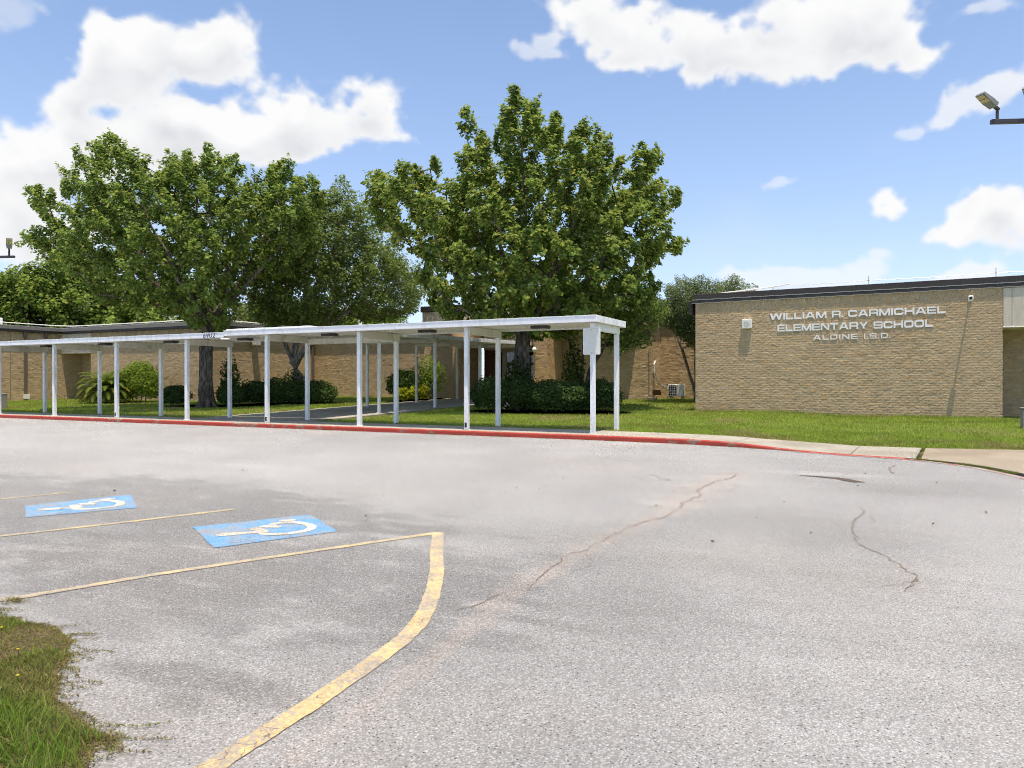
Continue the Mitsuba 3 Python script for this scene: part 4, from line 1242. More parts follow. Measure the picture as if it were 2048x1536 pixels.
# lamps under the roof
for i, x in enumerate(PX[:-1]):
    xm = x - 1.52
    zb = 2.355 if xm > -15.9 else 2.315
    side = ['first', 'second', 'third', 'fourth', 'fifth', 'sixth', 'seventh', 'eighth', 'ninth', 'tenth', 'eleventh'][i]
    t = thing('ceiling_light', f'dark flat lamp under the front canopy, in the {side} bay from its right end', 'lamp', 'lamps under the front canopy')
    scene[t + '__housing'] = ply(cbx(xm - .20, xm + .20, 15.15, 15.40, zb - .065, zb, .012), M['dark_paint'])
    scene[t + '__diffuser'] = ply(cbx(xm - .17, xm + .17, 15.18, 15.37, zb - .078, zb - .065, .004), M['pale_grey'])

# the branch canopy to the entrance, rising with the ground
br = thing('entrance_walk_canopy', 'white canopy branching back from the kerb walk to the entrance doors', 'canopy')
def sheared(mesh, y0, slope):
    v = np.array(mesh.vertices)
    v[:, 2] += (v[:, 1] - y0) * slope
    return trimesh.Trimesh(v, mesh.faces, process=False)
Y0, Y1, SL = 16.4, 31.55, .0163
k = put('roof', sheared(bx(-17.85, -14.31, Y0, Y1, 2.60, 2.66), Y0, SL), M['grimy_metal'], br)
put('deck', sheared(deck(-17.85, -14.31, Y0, Y1, 2.545, along='y'), Y0, SL), M['grimy_metal'], k)
ys_ = [Y0, 19.6, 24.3, 31.55]
for i, (a, b) in enumerate(zip(ys_[:-1], ys_[1:])):
    put('fascia', sheared(cbx(-14.31, -14.29, a + .002, b - .002, 2.515, 2.655, .004), Y0, SL), M['white_metal'] if i == 2 else M['grimy_metal'], k)
    put('fascia', sheared(cbx(-17.87, -17.85, a + .002, b - .002, 2.515, 2.655, .004), Y0, SL), M['grimy_metal'], k)
put('fascia', cbx(-17.84, -14.32, Y0 - .014, Y0 - .002, 2.515, 2.655, .004), M['white_metal'], k)
for i in range(1, 5):
    y = PY1 + 3.331 * i
    zt = 2.545 + SL * (y - Y0)
    for x in (-17.63, -14.58):
        post(br, x, y, walk_z(y), zt - .14, w=.09)
    put('beam', cbx(-17.7, -14.5, y - .05, y + .05, zt - .14, zt - .002, .005), M['grimy_metal'], br)
for i in range(4):
    y = PY1 + 3.331 * (i + .5)
    z = 2.545 + SL * (y - Y0)
    t = thing('walkway_light', f'flat pale lamp under the entrance walk canopy, {["nearest to the kerb", "second from the kerb", "third from the kerb", "nearest to the doors"][i]}', 'lamp', 'lamps under the entrance walk canopy')
    scene[t + '__housing'] = ply(cbx(-16.25, -15.95, y - .6, y + .6, z - .07, z - .002, .012), M['pale_grey'])

# blank sign on the last post
t = thing('blank_sign', 'blank weathered white rectangular sign fixed to the last post of the canopy', 'sign')
sy = PY0 - .05 - .016
pl = sbox(-.19, -.28, .19, .28).buffer(-.035).buffer(.035, quad_segs=6)
SW, SH, SX, SZ = .385, .56, -5.435, 1.935
def plate(w, h, r, d, yoff):
    p = sbox(-w / 2, -h / 2, w / 2, h / 2).buffer(-r).buffer(r, quad_segs=6)
    m = trimesh.creation.extrude_polygon(p, d, engine='earcut')
    v = np.array(m.vertices)
    m = trimesh.Trimesh(np.column_stack([SX + v[:, 0], sy + yoff - v[:, 2], SZ + v[:, 1]]), m.faces[:, ::-1], process=False)
    m.fix_normals()
    return m
scene[t + '__plate'] = ply(plate(SW, SH, .035, .004, 0), M['white_plastic'])
scene[t + '__face'] = ply(plate(SW - .024, SH - .024, .028, .002, -.0045), M['sign_face'])
for z in (SZ + SH / 2 - .035, SZ - SH / 2 + .035):
    put('bolt', tube([(SX, sy - .004, z), (SX, sy - .012, z)], .009, 8), M['grey_paint'], t)

# floodlights on poles, mostly outside the picture
def flood(name, label, px, py, ztop, arm, heads):
    t = thing(name, label, 'street lamp')
    scene[t + '__pole'] = ply(cat(cbx(px - .06, px + .06, py - .06, py + .06, -.3, ztop, .01)), M['dark_paint'])
    a, b = arm
    d = np.array(b, float) - np.array(a, float)
    L = np.linalg.norm(d)
    m = frame((*a, 0), math.atan2(d[1], d[0]))
    scene[t + '__arm'] = ply(moved(cbx(0, L, -.05, .05, ztop - .09, ztop + .01, .008), m), M['dark_paint'])
    for (off, yaw, pitch, size) in heads:
        h = key_for(t + '__head')
        c = np.array(a) + d / L * off
        hm = frame((c[0], c[1], ztop + .26), yaw)
        pitchm = np.eye(4)
        pitchm[0, 0] = pitchm[2, 2] = math.cos(pitch)
        pitchm[0, 2], pitchm[2, 0] = -math.sin(pitch), math.sin(pitch)
        mm = hm @ pitchm
        s = size
        poly = trimesh.convex.convex_hull(np.array([(.10, y, z) for y in (-.10, .10) for z in (-.05, .06)] + [(.62 * s, y, z) for y in (-.115, .115) for z in (-.02, .03)] + [(.30, y, z) for y in (-.12, .12) for z in (-.05, .05)]))
        scene[h] = ply(moved(poly, mm), M['grey_paint'])
        for q0, q1 in ((.345, .46), (.475, .60)):
            put('lens', moved(cbx(q0 * s, q1 * s, -.09, .09, -.062 + .03 * (q0 - .3) / .3, -.036, .004), mm), M['lens'], h)
        put('knuckle', cat(cbx(c[0] - .03, c[0] + .03, c[1] - .03, c[1] + .03, ztop + .005, ztop + .22, .006), moved(cbx(-.05, .13, -.035, .035, -.035, .035, .008), mm)), M['dark_paint'], h)
flood('street_lamp', 'floodlight pole at the right edge of the picture, grey lamp head on a dark arm', 3.75, 20.75, 7.10, ((2.20, 20.14), (4.2, 20.95)), [(.14, HEAD + math.pi + .25, .52, .92), (1.0, HEAD + math.pi / 2 + 2.2, .6, 1.0)])
flood('street_lamp', 'floodlight pole at the left edge of the picture beside the big oak', -36.4, 18.8, 6.70, ((-34.62, 19.52), (-37.4, 18.4)), [(.26, HEAD - .95, .95, .95), (1.0, HEAD + math.pi, .5, .95)])

# low concrete posts at either edge of the picture
for (x, y, z0, z1, w, lab) in ((2.90, 19.92, -.1, .52, .14, 'short grey concrete post on the lawn at the right edge of the picture'), (-31.98, 17.5, -.02, .60, .16, 'short grey concrete post on the lawn at the left edge of the picture')):
    t = thing('concrete_post', lab, 'post')
    scene[t] = ply(cat(cbx(x - w, x + w, y - w, y + w, z0, z1 - .04, .02), cbx(x - w - .01, x + w + .01, y - w - .01, y + w + .01, z1 - .038, z1, .012)), M['concrete'])

# ---------------------------------------------------------------- trees and plants
def leaf_cloud(pos, normal, size, cols, seed, fold=.25, ratio=.42, lobes=False):
    """Folded leaves at these points; returns the mesh and its colours."""
    g = np.random.default_rng(seed)
    n = len(pos)
    up = normal + g.normal(0, .45, (n, 3))
    up /= np.linalg.norm(up, axis=1, keepdims=True) + 1e-9
    ax = g.normal(0, 1, (n, 3))
    ax -= up * (ax * up).sum(1, keepdims=True)
    ax /= np.linalg.norm(ax, axis=1, keepdims=True) + 1e-9
    sd = np.cross(ax, up)
    s = size * g.uniform(.6, 1.25, n)
    w = s * ratio * g.uniform(.85, 1.15, n)
    drop = g.uniform(.0, .35, n)
    P = lambda a, b, c: pos + ax * (s * a)[:, None] + sd * (w * b)[:, None] + up * (s * c)[:, None]
    if lobes:
        vs = [P(-.5, 0, 0), P(.0, 0, 0), P(.5, 0, 0) - up * (s * drop * .6)[:, None], P(-.12, 1, fold * .7), P(.18, .62, fold * .5), P(-.12, -1, fold * .7), P(.18, -.62, fold * .5), P(.34, .85, fold * .5), P(.34, -.85, fold * .5)]
        ft = [(0, 1, 3), (1, 4, 3), (1, 2, 4), (4, 2, 7), (0, 5, 1), (1, 5, 6), (1, 6, 2), (6, 8, 2)]
    else:
        vs = [P(-.5, 0, 0), P(.05, 0, 0), P(.5, 0, 0) - up * (s * drop * .5)[:, None], P(0, 1, fold * .6), P(0, -1, fold * .6)]
        ft = [(0, 1, 3), (1, 2, 3), (0, 4, 1), (1, 4, 2)]
    v = np.stack(vs, 1)
    k = v.shape[1]
    f = (np.arange(n)[:, None, None] * k + np.array(ft)[None]).reshape(-1, 3)
    c = np.asarray(cols)[g.integers(0, len(cols), n)] * g.uniform(.75, 1.25, (n, 1))
    return trimesh.Trimesh(v.reshape(-1, 3), f, process=False), np.clip(np.repeat(c, k, 0), 0, 1)


def spread(poly, n, g, gap):
    """Points inside a polygon kept apart."""
    x0, y0, x1, y1 = poly.bounds
    out = []
    from scipy.spatial import cKDTree
    cand = np.column_stack([g.uniform(x0, x1, n * 30), g.uniform(y0, y1, n * 30)])
    cand = cand[contains_xy(poly, cand[:, 0], cand[:, 1])]
    return cand


def skeleton(base, limbs, clumps, r0, twig=.012, seed=0, droop=.12):
    """Trunk, limbs and boughs out to every clump. limbs: polylines from the trunk; clumps: points."""
    g = np.random.default_rng(seed)
    nodes, parent = [np.array(base, float)], [-1]
    def chain(start, pts):
        cur = start
        for p in pts:
            nodes.append(np.array(p, float))
            parent.append(cur)
            cur = len(nodes) - 1
        return cur
    start_of = {}
    for (frm, pts) in limbs:
        s = 0 if frm is None else start_of[frm]
        ids = []
        cur = s
        # densify
        q = [nodes[s]] + [np.array(p, float) for p in pts]
        for a, b in zip(q[:-1], q[1:]):
            m = max(1, int(np.linalg.norm(b - a) / .45))
            for t in range(1, m + 1):
                p = a + (b - a) * t / m
                if t < m:
                    p = p + g.normal(0, .03, 3)
                nodes.append(p)
                parent.append(cur)
                cur = len(nodes) - 1
                ids.append(cur)
        start_of[len(start_of)] = cur
        if len(start_of) == 1:
            first_limb = len(nodes)
    n_limb = len(nodes)
    depth = {0: 0.0}
    root_len = np.zeros(20000)
    for i in range(1, len(nodes)):
        root_len[i] = root_len[parent[i]] + np.linalg.norm(nodes[i] - nodes[parent[i]])
    P = np.zeros((20000, 3))
    P[:len(nodes)] = nodes
    order = np.argsort(np.linalg.norm(clumps - P[n_limb // 2], axis=1))
    load = np.zeros(20000)
    for ci in order:
        c = clumps[ci]
        n = len(nodes)
        first = 3
        dist = np.linalg.norm(P[first:n] - c, axis=1)
        below = np.maximum(0, P[first:n, 2] - c[2])
        j = first + int(np.argmin(dist + .18 * root_len[first:n] + .5 * below))
        a = P[j]
        L = np.linalg.norm(c - a)
        m = max(1, int(L / .35))
        cur = j
        side = g.normal(0, .07, 3) * L
        for t in range(1, m + 1):
            tt = t / m
            p = a + (c - a) * tt + side * math.sin(math.pi * tt) + np.array([0, 0, droop * L * math.sin(math.pi * tt)]) + g.normal(0, .02, 3)
            nodes.append(p)
            parent.append(cur)
            P[len(nodes) - 1] = p
            root_len[len(nodes) - 1] = root_len[cur] + L / m
            cur = len(nodes) - 1
        load[cur] += 1
    n = len(nodes)
    par = np.array(parent)
    for i in range(n - 1, 0, -1):
        load[par[i]] += load[i]
    rad = twig * np.maximum(load[:n], .6) ** .5
    rad = np.minimum(rad, r0)
    n0 = first_limb
    rad[:n0] = np.maximum(rad[:n0], np.linspace(r0, r0 * .88, n0))
    # draw maximal chains
    kids = [[] for _ in range(n)]
    for i in range(1, n):
        kids[par[i]].append(i)
    tubes = []
    stack = [(0, None)]
    while stack:
        i, frm = stack.pop()
        path = [i] if frm is None else [frm, i]
        cur = i
        while kids[cur]:
            ks = sorted(kids[cur], key=lambda q_: -load[q_])
            for o in ks[1:]:
                stack.append((o, cur))
            cur = ks[0]
            path.append(cur)
        if len(path) > 1:
            r = rad[path].copy()
            if frm is not None:
                r[0] = min(r[0], r[1] * 1.25)
            tubes.append(tube(np.array([nodes[q_] for q_ in path]), r, 8 if r[0] > .09 else 5 if r[0] > .03 else 4))
    return cat(*tubes)


def outline_tree(key, label, base, outline, half_depth, n_clump, twigs, per_twig, size, cols, limbs, r0, seed, mat='leaf', barkm='bark_dark', twig_len=(.45, .85), spread_r=.12, up_bias=.55, flare=1.5, inset=.18, gaps=.0, lobes=False, category='tree', group=None, drop_bare=0, fold=.25, ratio=.42):
    """A tree whose crown fills a silhouette (lateral, height) with real depth; the lateral axis is square to the direction of the car park."""
    g = np.random.default_rng(seed)
    t = thing(key, label, category, group)
    dirx, diry = np.array(base[:2]) / math.hypot(base[0], base[1])      # the crown's long section stands square to the line from the car park
    LA, LB = diry, -dirx
    wide = dirx * FWD[0] + diry * FWD[1]
    limbs = [(f_, [(a * wide, b, d_) for a, b, d_ in pts]) for f_, pts in limbs]
    poly = Polygon(outline).buffer(0)
    ins = poly.buffer(-inset)
    if ins.geom_type != 'Polygon':
        ins = unary_union([p for p in ins.geoms if p.area > .02])
    dmax = 0
    c = np.array(spread(ins, n_clump, g, 0))
    dd = sdist(spoints(c), poly.exterior)
    dmax = dd.max()
    tt = np.clip(dd / (dmax * .75), 0, 1)
    dep = half_depth * np.sqrt(np.clip(1 - (1 - tt) ** 2, 0, 1))
    sh = g.uniform(-1, 1, len(c))
    sh = np.sign(sh) * np.abs(sh) ** .55                       # more clumps near the surface
    w = sh * dep
    # thin by noise gaps, then keep apart
    p3 = np.column_stack([c[:, 0], c[:, 1], w])
    keep = meshkit.fbm(p3 * 1.15 + seed, 2, seed) > gaps
    p3 = p3[keep]
    sel, cell = [], {}
    rmin = (poly.area * half_depth * 1.4 / n_clump) ** (1 / 3) * .62
    for q_ in p3:
        kx = tuple(np.floor(q_ / rmin).astype(int))
        near_ = [o for dx in (-1, 0, 1) for dy in (-1, 0, 1) for dz in (-1, 0, 1) for o in cell.get((kx[0] + dx, kx[1] + dy, kx[2] + dz), ())]
        if all(np.sum((q_ - o) ** 2) > rmin ** 2 for o in near_):
            cell.setdefault(kx, []).append(q_)
            sel.append(q_)
            if len(sel) >= n_clump:
                break
    sel = np.array(sel)
    B = np.array(base, float)
    tow = lambda q_: np.column_stack([B[0] + q_[:, 0] * LA + q_[:, 2] * dirx, B[1] + q_[:, 0] * LB + q_[:, 2] * diry, q_[:, 1]])
    W = tow(sel)
    lw = lambda q_: tuple(tow(np.array([q_]))[0])
    limbs_w = [(f, [lw((a, b, d_)) for a, b, d_ in pts]) for f, pts in limbs]
    z0 = B[2]
    sk = skeleton((B[0], B[1], z0 - .1), limbs_w, W, r0, seed=seed)
    fl = []
    for a in range(7):
        th = a * 2 * math.pi / 7 + .3
        fl.append(tube([(B[0] + r0 * q1 * math.cos(th), B[1] + r0 * q1 * math.sin(th), z0 + q2) for q1, q2 in ((.30, 1.1), (.50, .6), (.78, .28), (1.25, .04), (flare * 1.35, -.14))], [r0 * q3 for q3 in (.55, .52, .46, .36, .22)], 7))
    scene[t + '__trunk'] = ply(cat(sk, *fl), M[barkm], smooth=True)
    ctr = np.array([poly.centroid.x, poly.bounds[1] + .35 * (poly.bounds[3] - poly.bounds[1]), 0])
    cw = tow(ctr[None])[0]
    pos, nor = [], []
    for i, p in enumerate(W):
        out = (p - cw)
        out = out / (np.linalg.norm(out) + 1e-9)
        for _ in range(twigs):
            d_ = out * .55 + np.array([0, 0, up_bias]) + g.normal(0, .55, 3)
            d_ /= np.linalg.norm(d_)
            L = g.uniform(*twig_len)
            n = int(per_twig * g.uniform(.7, 1.3))
            s = g.uniform(-.35, 1, n) ** 1.0
            q_ = p + d_ * (s * L)[:, None] + g.normal(0, spread_r, (n, 3)) * (1.05 - .55 * np.clip(s, 0, 1))[:, None]
            pos.append(q_)
            nn_ = np.tile(np.array([0, 0, .75]) + out * .45, (n, 1)) + (q_ - p) * .8
            nor.append(nn_)
    pos, nor = np.vstack(pos), np.vstack(nor)
    # stay within the crown's outline
    rel = pos - B
    lat, hgt = rel[:, 0] * LA + rel[:, 1] * LB, pos[:, 2]
    ok = contains_xy(poly.buffer(.02), lat, hgt)
    pos, nor = pos[ok], nor[ok]
    m, cc = leaf_cloud(pos, nor, size, cols, seed + 1, fold=fold, ratio=ratio, lobes=lobes)
    scene[t + '__crown'] = ply(m, M[mat], color=cc)
    return t


OAK = [(0.209, 0.307, 0.066), (0.258, 0.356, 0.084), (0.159, 0.258, 0.059), (0.32, 0.406, 0.106), (0.222, 0.295, 0.088), (0.381, 0.431, 0.106), (0.184, 0.295, 0.084)]
OAK2 = OAK + [(.26, .33, .085), (.24, .33, .08), (.34, .36, .09)]
GREY = [(0.176, 0.247, 0.064), (0.215, 0.287, 0.088), (0.147, 0.208, 0.056), (0.254, 0.317, 0.112), (0.167, 0.238, 0.048)]
FAR = [(0.188, 0.284, 0.058), (0.25, 0.342, 0.07), (0.15, 0.228, 0.058), (0.312, 0.377, 0.094)]
FARG = [(0.166, 0.211, 0.088), (0.214, 0.245, 0.111), (0.143, 0.178, 0.078), (0.261, 0.266, 0.133)]

O1 = [(-6.28,5.93),(-6.01,6.21),(-5.62,6.64),(-5.17,6.67),(-5.5,7.1),(-5.73,7.41),(-6.06,7.7),(-5.9,8.05),(-5.5,8.09),(-4.94,8.01),(-5.05,8.93),(-4.89,8.97),(-4.59,8.71),(-4.42,8.85),(-4.44,9.39),(-4.18,9.57),(-3.84,9.32),(-3.84,10.21),(-3.48,10.49),(-3.11,10.5),(-3.06,10.03),(-2.69,9.94),(-2.27,10.05),(-2.13,9.65),(-1.77,9.49),(-1.39,9.82),(-0.95,9.73),(-0.56,9.99),(-0.17,9.82),(-0.07,10.36),(0.22,10.29),(0.49,10.04),(1.09,10.33),(1.23,9.9),(1.03,9.6),(1.63,9.59),(1.7,9.16),(2.26,9.8),(2.82,10.01),(3.18,9.54),(3.95,9.39),(4.25,8.99),(4.39,8.31),(4.13,7.36),(4.33,6.54),(3.72,5.58),(2.74,5.22),(1.6,5.4),(1.36,4.55),(1.03,3.54),(0.47,2.97),(-0.34,2.95),(-0.79,3.49),(-1.5,3.75),(-2.5,3.79),(-3.2,4.06),(-3.89,4.2),(-4.29,4.8),(-5.0,5.42),(-5.5,5.46),(-5.56,5.72),(-5.92,5.81)]
O2 = [(-2.52,5.53),(-1.7,6.89),(-0.85,8.25),(0.21,9.21),(0.86,9.15),(1.3,9.62),(1.48,10.11),(1.87,10.19),(2.18,9.46),(2.61,9.44),(3.02,9.47),(3.2,8.49),(3.35,7.59),(4.22,7.18),(5.14,6.28),(5.62,5.14),(5.33,4.32),(4.22,3.9),(2.18,3.89),(0.86,3.41),(-0.85,3.16),(-1.7,3.69),(-2.32,4.23)]
O3 = [(-3.51,4.47),(-3.36,5.11),(-3.78,5.6),(-4.49,5.77),(-5.02,5.96),(-4.9,6.6),(-5.25,6.97),(-5.02,7.46),(-5.37,7.81),(-5.2,8.22),(-4.73,8.28),(-4.37,8.05),(-3.88,8.39),(-3.29,8.33),(-2.99,8.27),(-2.81,8.68),(-2.57,8.33),(-2.28,8.44),(-1.86,8.56),(-1.74,8.68),(-1.98,9.22),(-2.1,9.53),(-2.3,9.81),(-2.03,9.93),(-1.98,10.35),(-1.83,10.44),(-1.62,10.12),(-1.27,10.05),(-1.2,9.69),(-1.39,9.34),(-1.03,9.14),(-0.96,8.62),(-0.68,7.96),(-0.57,8.43),(-0.79,9.09),(-1.03,9.52),(-0.91,10.11),(-0.96,10.23),(-0.56,10.51),(-0.37,10.82),(-0.19,10.63),(-0.02,10.58),(0.29,10.46),(0.46,10.75),(0.64,10.75),(0.64,10.28),(0.79,9.68),(0.93,9.75),(1.0,10.28),(1.15,10.37),(1.32,10.15),(1.39,9.67),(1.35,9.08),(1.78,9.44),(2.06,9.74),(2.42,9.67),(2.72,9.32),(3.01,8.85),(2.96,8.31),(3.3,8.78),(3.9,8.95),(4.32,8.89),(4.49,9.24),(4.76,9.19),(4.72,8.41),(4.44,8.24),(4.32,7.78),(4.84,7.77),(5.15,7.86),(5.32,7.23),(5.03,6.77),(4.56,6.53),(4.91,6.29),(5.42,5.87),(5.32,5.4),(4.91,5.23),(4.56,5.09),(4.61,4.15),(4.44,3.55),(3.83,3.17),(2.65,3.01),(1.3,2.7),(0.29,2.5),(-0.73,2.63),(-1.91,3.09),(-2.76,3.17),(-3.27,3.85)]

outline_tree('oak_tree', 'big spreading oak at left rising behind the canopy roof that carries the house number', (-23.71, 20.55, .10), [(a, 2.9 + (b - 2.9) * .965) for a, b in O1], 3.4, 490, 3, 68, .122, OAK,
             [(None, [(-.05, 1.2, 0), (-.04, 2.4, .05), (.0, 3.3, .1)]), (0, [(-.7, 3.9, .2), (-1.7, 4.6, .4), (-3.2, 6.2, .5), (-4.4, 8.4, .2)]), (0, [(.1, 3.9, -.3), (-.5, 6.0, -.6), (-.4, 8.5, -.5)]), (0, [(.7, 4.0, .3), (1.7, 5.8, .4), (2.6, 7.6, .5)]), (0, [(-.2, 3.7, -.9), (-1.2, 5.2, -1.9), (-2.2, 7.2, -2.0)]), (0, [(.5, 4.2, 1.0), (.2, 6.0, 2.0)]), (0, [(-.8, 3.8, .6), (-3.0, 4.9, .9), (-5.6, 6.4, .6)]), (0, [(.9, 4.2, -.8), (2.4, 5.8, -1.6), (3.4, 7.0, -1.0)])],
             .25, 101, lobes=False, ratio=.55, gaps=.30, inset=.13, twig_len=(.35, .75), spread_r=.10)
outline_tree('oak_tree', 'tall oak with upright leafy spires right of the centre, behind the end of the canopy', (-10.93, 22.49, .06), [(a * .985, 2.5 + (b - 2.5) * .965) for a, b in O3], 3.1, 500, 3, 66, .135, OAK2,
             [(None, [(.0, 1.2, 0), (.05, 2.5, 0)]), (0, [(-.6, 3.3, .1), (-1.7, 5.0, .2), (-3.4, 6.9, .2)]), (0, [(-.3, 3.9, -.4), (-.8, 6.2, -.5), (-1.7, 8.8, -.3)]), (0, [(.15, 4.4, .3), (.1, 7.0, .2), (0, 9.4, .1)]), (0, [(.7, 3.6, .1), (1.5, 5.4, .1), (2.1, 8.2, .1)]), (0, [(.9, 3.4, .5), (2.6, 5.0, .6), (4.0, 7.6, .4)]), (0, [(.6, 3.5, -1.0), (1.2, 5.2, -2.0)]), (0, [(-.6, 3.5, 1.0), (-1.0, 5.4, 1.9)]), (0, [(-.6, 3.3, -.8), (-2.2, 4.6, -1.5)])],
             .27, 102, lobes=False, ratio=.55, gaps=.30, inset=.11, twig_len=(.3, .7), spread_r=.095)
outline_tree('shade_tree', 'grey green tree with several pale bare boughs standing between the two big oaks', (-23.27, 25.24, .22), O2, 2.8, 360, 4, 40, .125, GREY,
             [(None, [(.0, .8, 0), (-.25, 1.9, 0)]), (0, [(-.7, 2.9, .1), (-1.2, 4.4, .2), (-.8, 6.4, .1)]), (0, [(.0, 3.4, -.2), (.3, 5.6, -.2), (1.3, 8.6, 0)]), (0, [(.7, 2.9, .3), (2.2, 4.6, .4), (3.4, 6.4, .2)]), (0, [(.5, 3.0, -.5), (2.4, 4.4, -.8), (4.6, 5.2, -.3)]), (0, [(-.3, 3.2, .8), (.6, 5.4, 1.4), (2.2, 7.6, .8)])],
             .27, 103, barkm='bark_pale', gaps=.30, ratio=.42, spread_r=.15)

O4 = [(-1.6,3.21),(-1.2,4.21),(-0.2,4.7),(0.89,4.59),(2.18,4.77),(2.96,4.17),(3.06,3.28),(2.67,2.49),(1.88,2.14),(1.09,2.0),(0.5,2.5),(-0.3,2.35),(-0.9,2.5)]
outline_tree('small_tree', 'small dark many-stemmed tree under the right oak, behind the hedge and the blank sign', (-9.70, 24.9, .12), O4, 1.4, 110, 3, 34, .10, OAK,
             [(None, [(.0, .3, 0)]), (0, [(-.15, 1.4, .05), (-.45, 2.6, .1), (-.9, 3.5, .1)]), (0, [(.02, 1.5, -.1), (.1, 3.2, -.1)]), (0, [(.25, 1.2, .1), (.6, 2.4, .1), (1.4, 3.4, .1)]), (0, [(.28, 1.5, -.1), (.9, 2.5, -.2), (2.1, 3.2, 0)])],
             .07, 104, gaps=.3, ratio=.4)
O5 = [(-1.87,3.59),(-1.47,4.34),(-1.12,4.48),(-1.32,4.94),(-0.73,5.02),(-0.83,5.38),(-0.19,5.11),(0.29,5.27),(0.72,4.98),(1.44,5.25),(1.81,4.94),(2.38,4.78),(2.1,4.44),(1.53,4.16),(1.25,3.28),(0.48,2.49),(-0.1,2.4),(-0.58,2.76),(-0.98,3.22)]
outline_tree('crape_myrtle', 'feathery grey green small tree peeking over the left end of the name wall', (-6.75, 29.9, .25), O5, 1.5, 190, 4, 52, .085, [(.20, .26, .12), (.17, .23, .10), (.25, .30, .16), (.14, .20, .085)],
             [(None, [(.0, .5, 0)]), (0, [(-.4, 1.9, .1), (-.9, 3.4, .1)]), (0, [(.0, 2.2, -.1), (.1, 4.2, -.1)]), (0, [(.4, 2.0, .1), (1.2, 4.0, .1)])], .06, 105, barkm='bark_pale', gaps=.25, ratio=.3, twig_len=(.4, .9), up_bias=.8, inset=.1)


def round_tree(key, label, base, rx, h0, h1, n, size, cols, seed, group=None, per=60, r0=.3):
    a = np.linspace(0, 2 * np.pi, 34)[:-1]
    g = np.random.default_rng(seed)
    rr = 1 + .16 * (meshkit.fbm(np.column_stack([np.cos(a) * 2 + seed, np.sin(a) * 2, a * 0]), 3, seed) - .5) * 2
    out = [(rx * r_ * math.cos(t), (h0 + h1) / 2 + (h1 - h0) / 2 * r_ * math.sin(t)) for t, r_ in zip(a, rr)]
    outline_tree(key, label, base, out, rx * .8, n, 3, per, size, cols, [(None, [(0, h0 * .6, 0), (0, h0 + .5, 0)]), (0, [(-rx * .4, h0 + (h1 - h0) * .55, .5)]), (0, [(rx * .4, h0 + (h1 - h0) * .55, -.5)]), (0, [(0, h0 + (h1 - h0) * .7, 0)])], r0, seed, gaps=.1, twig_len=(.8, 1.5), spread_r=.35, group=group, inset=.3)


round_tree('background_tree', 'dull grey green tree far behind the classroom block at the left edge of the picture', (-64.5, 34.5, 0), 5.4, 2.5, 9.8, 150, .30, FARG, 201)
round_tree('background_tree', 'bright green bushy tree far behind the classroom block, left of the big oak', (-59.5, 37.2, 0), 5.2, 2.2, 10.9, 170, .30, FAR, 202)
round_tree('background_tree', 'green tree far behind, seen beneath the left boughs of the big oak', (-55.0, 42.5, 0), 5.4, 2.0, 9.6, 150, .30, FAR, 203)
round_tree('background_tree', 'darker green tree far behind, right of the big oak trunk above the canopy roof', (-46.0, 48.0, 0), 5.0, 2.0, 8.6, 130, .30, FAR + FARG, 204)
round_tree('background_tree', 'low green tree far behind the court, glimpsed under the grey green tree', (-40.0, 52.0, 0), 4.2, 2.0, 7.6, 100, .30, FAR, 205)


def bush(key, label, c, radii, n, size, cols, seed, mat='thick_leaf', group=None, rough=.26, category='bush', ratio=.45, stems=True, shell=.55):
    g = np.random.default_rng(seed)
    t = thing(key, label, category, group)
    d = g.normal(0, 1, (n, 3))
    d /= np.linalg.norm(d, axis=1, keepdims=True)
    d = d[d[:, 2] > -.72]
    bump = 1 + rough * (meshkit.fbm(d * 2.6 + seed, 3, seed) - .5) * 2 + .08 * (meshkit.noise(d * 8 + seed, seed) - .5)
    r = 1 - shell * g.uniform(0, 1, len(d)) ** 2.2
    shoot = meshkit.noise(d * 11 + seed, seed + 3) > .70
    r = np.where(shoot & (d[:, 2] > -.2), r * (1 + g.uniform(0, .20, len(d))), r)
    pos = np.array(c) + d * (r * bump)[:, None] * np.array(radii)
    m, cc = leaf_cloud(pos, d * .8 + [0, 0, .4], size, cols, seed, ratio=ratio)
    scene[t + '__foliage'] = ply(m, M[mat], color=cc)
    if stems:
        st = []
        z0 = c[2] - radii[2] * .95
        for _ in range(9):
            th, rr_ = g.uniform(0, 2 * np.pi), g.uniform(.1, .5)
            e = np.array(c) + np.array([math.cos(th) * radii[0] * rr_ * 1.3, math.sin(th) * radii[1] * rr_ * 1.3, radii[2] * g.uniform(0, .6)])
            b = np.array([c[0] + .25 * radii[0] * math.cos(th), c[1] + .25 * radii[1] * math.sin(th), z0 - .1])
            st.append(tube([b, (b + e) / 2 + g.normal(0, .03, 3), e], [.018, .013, .006], 5))
        scene[t + '__stems'] = ply(cat(*st), M['bark_dark'])
    return t


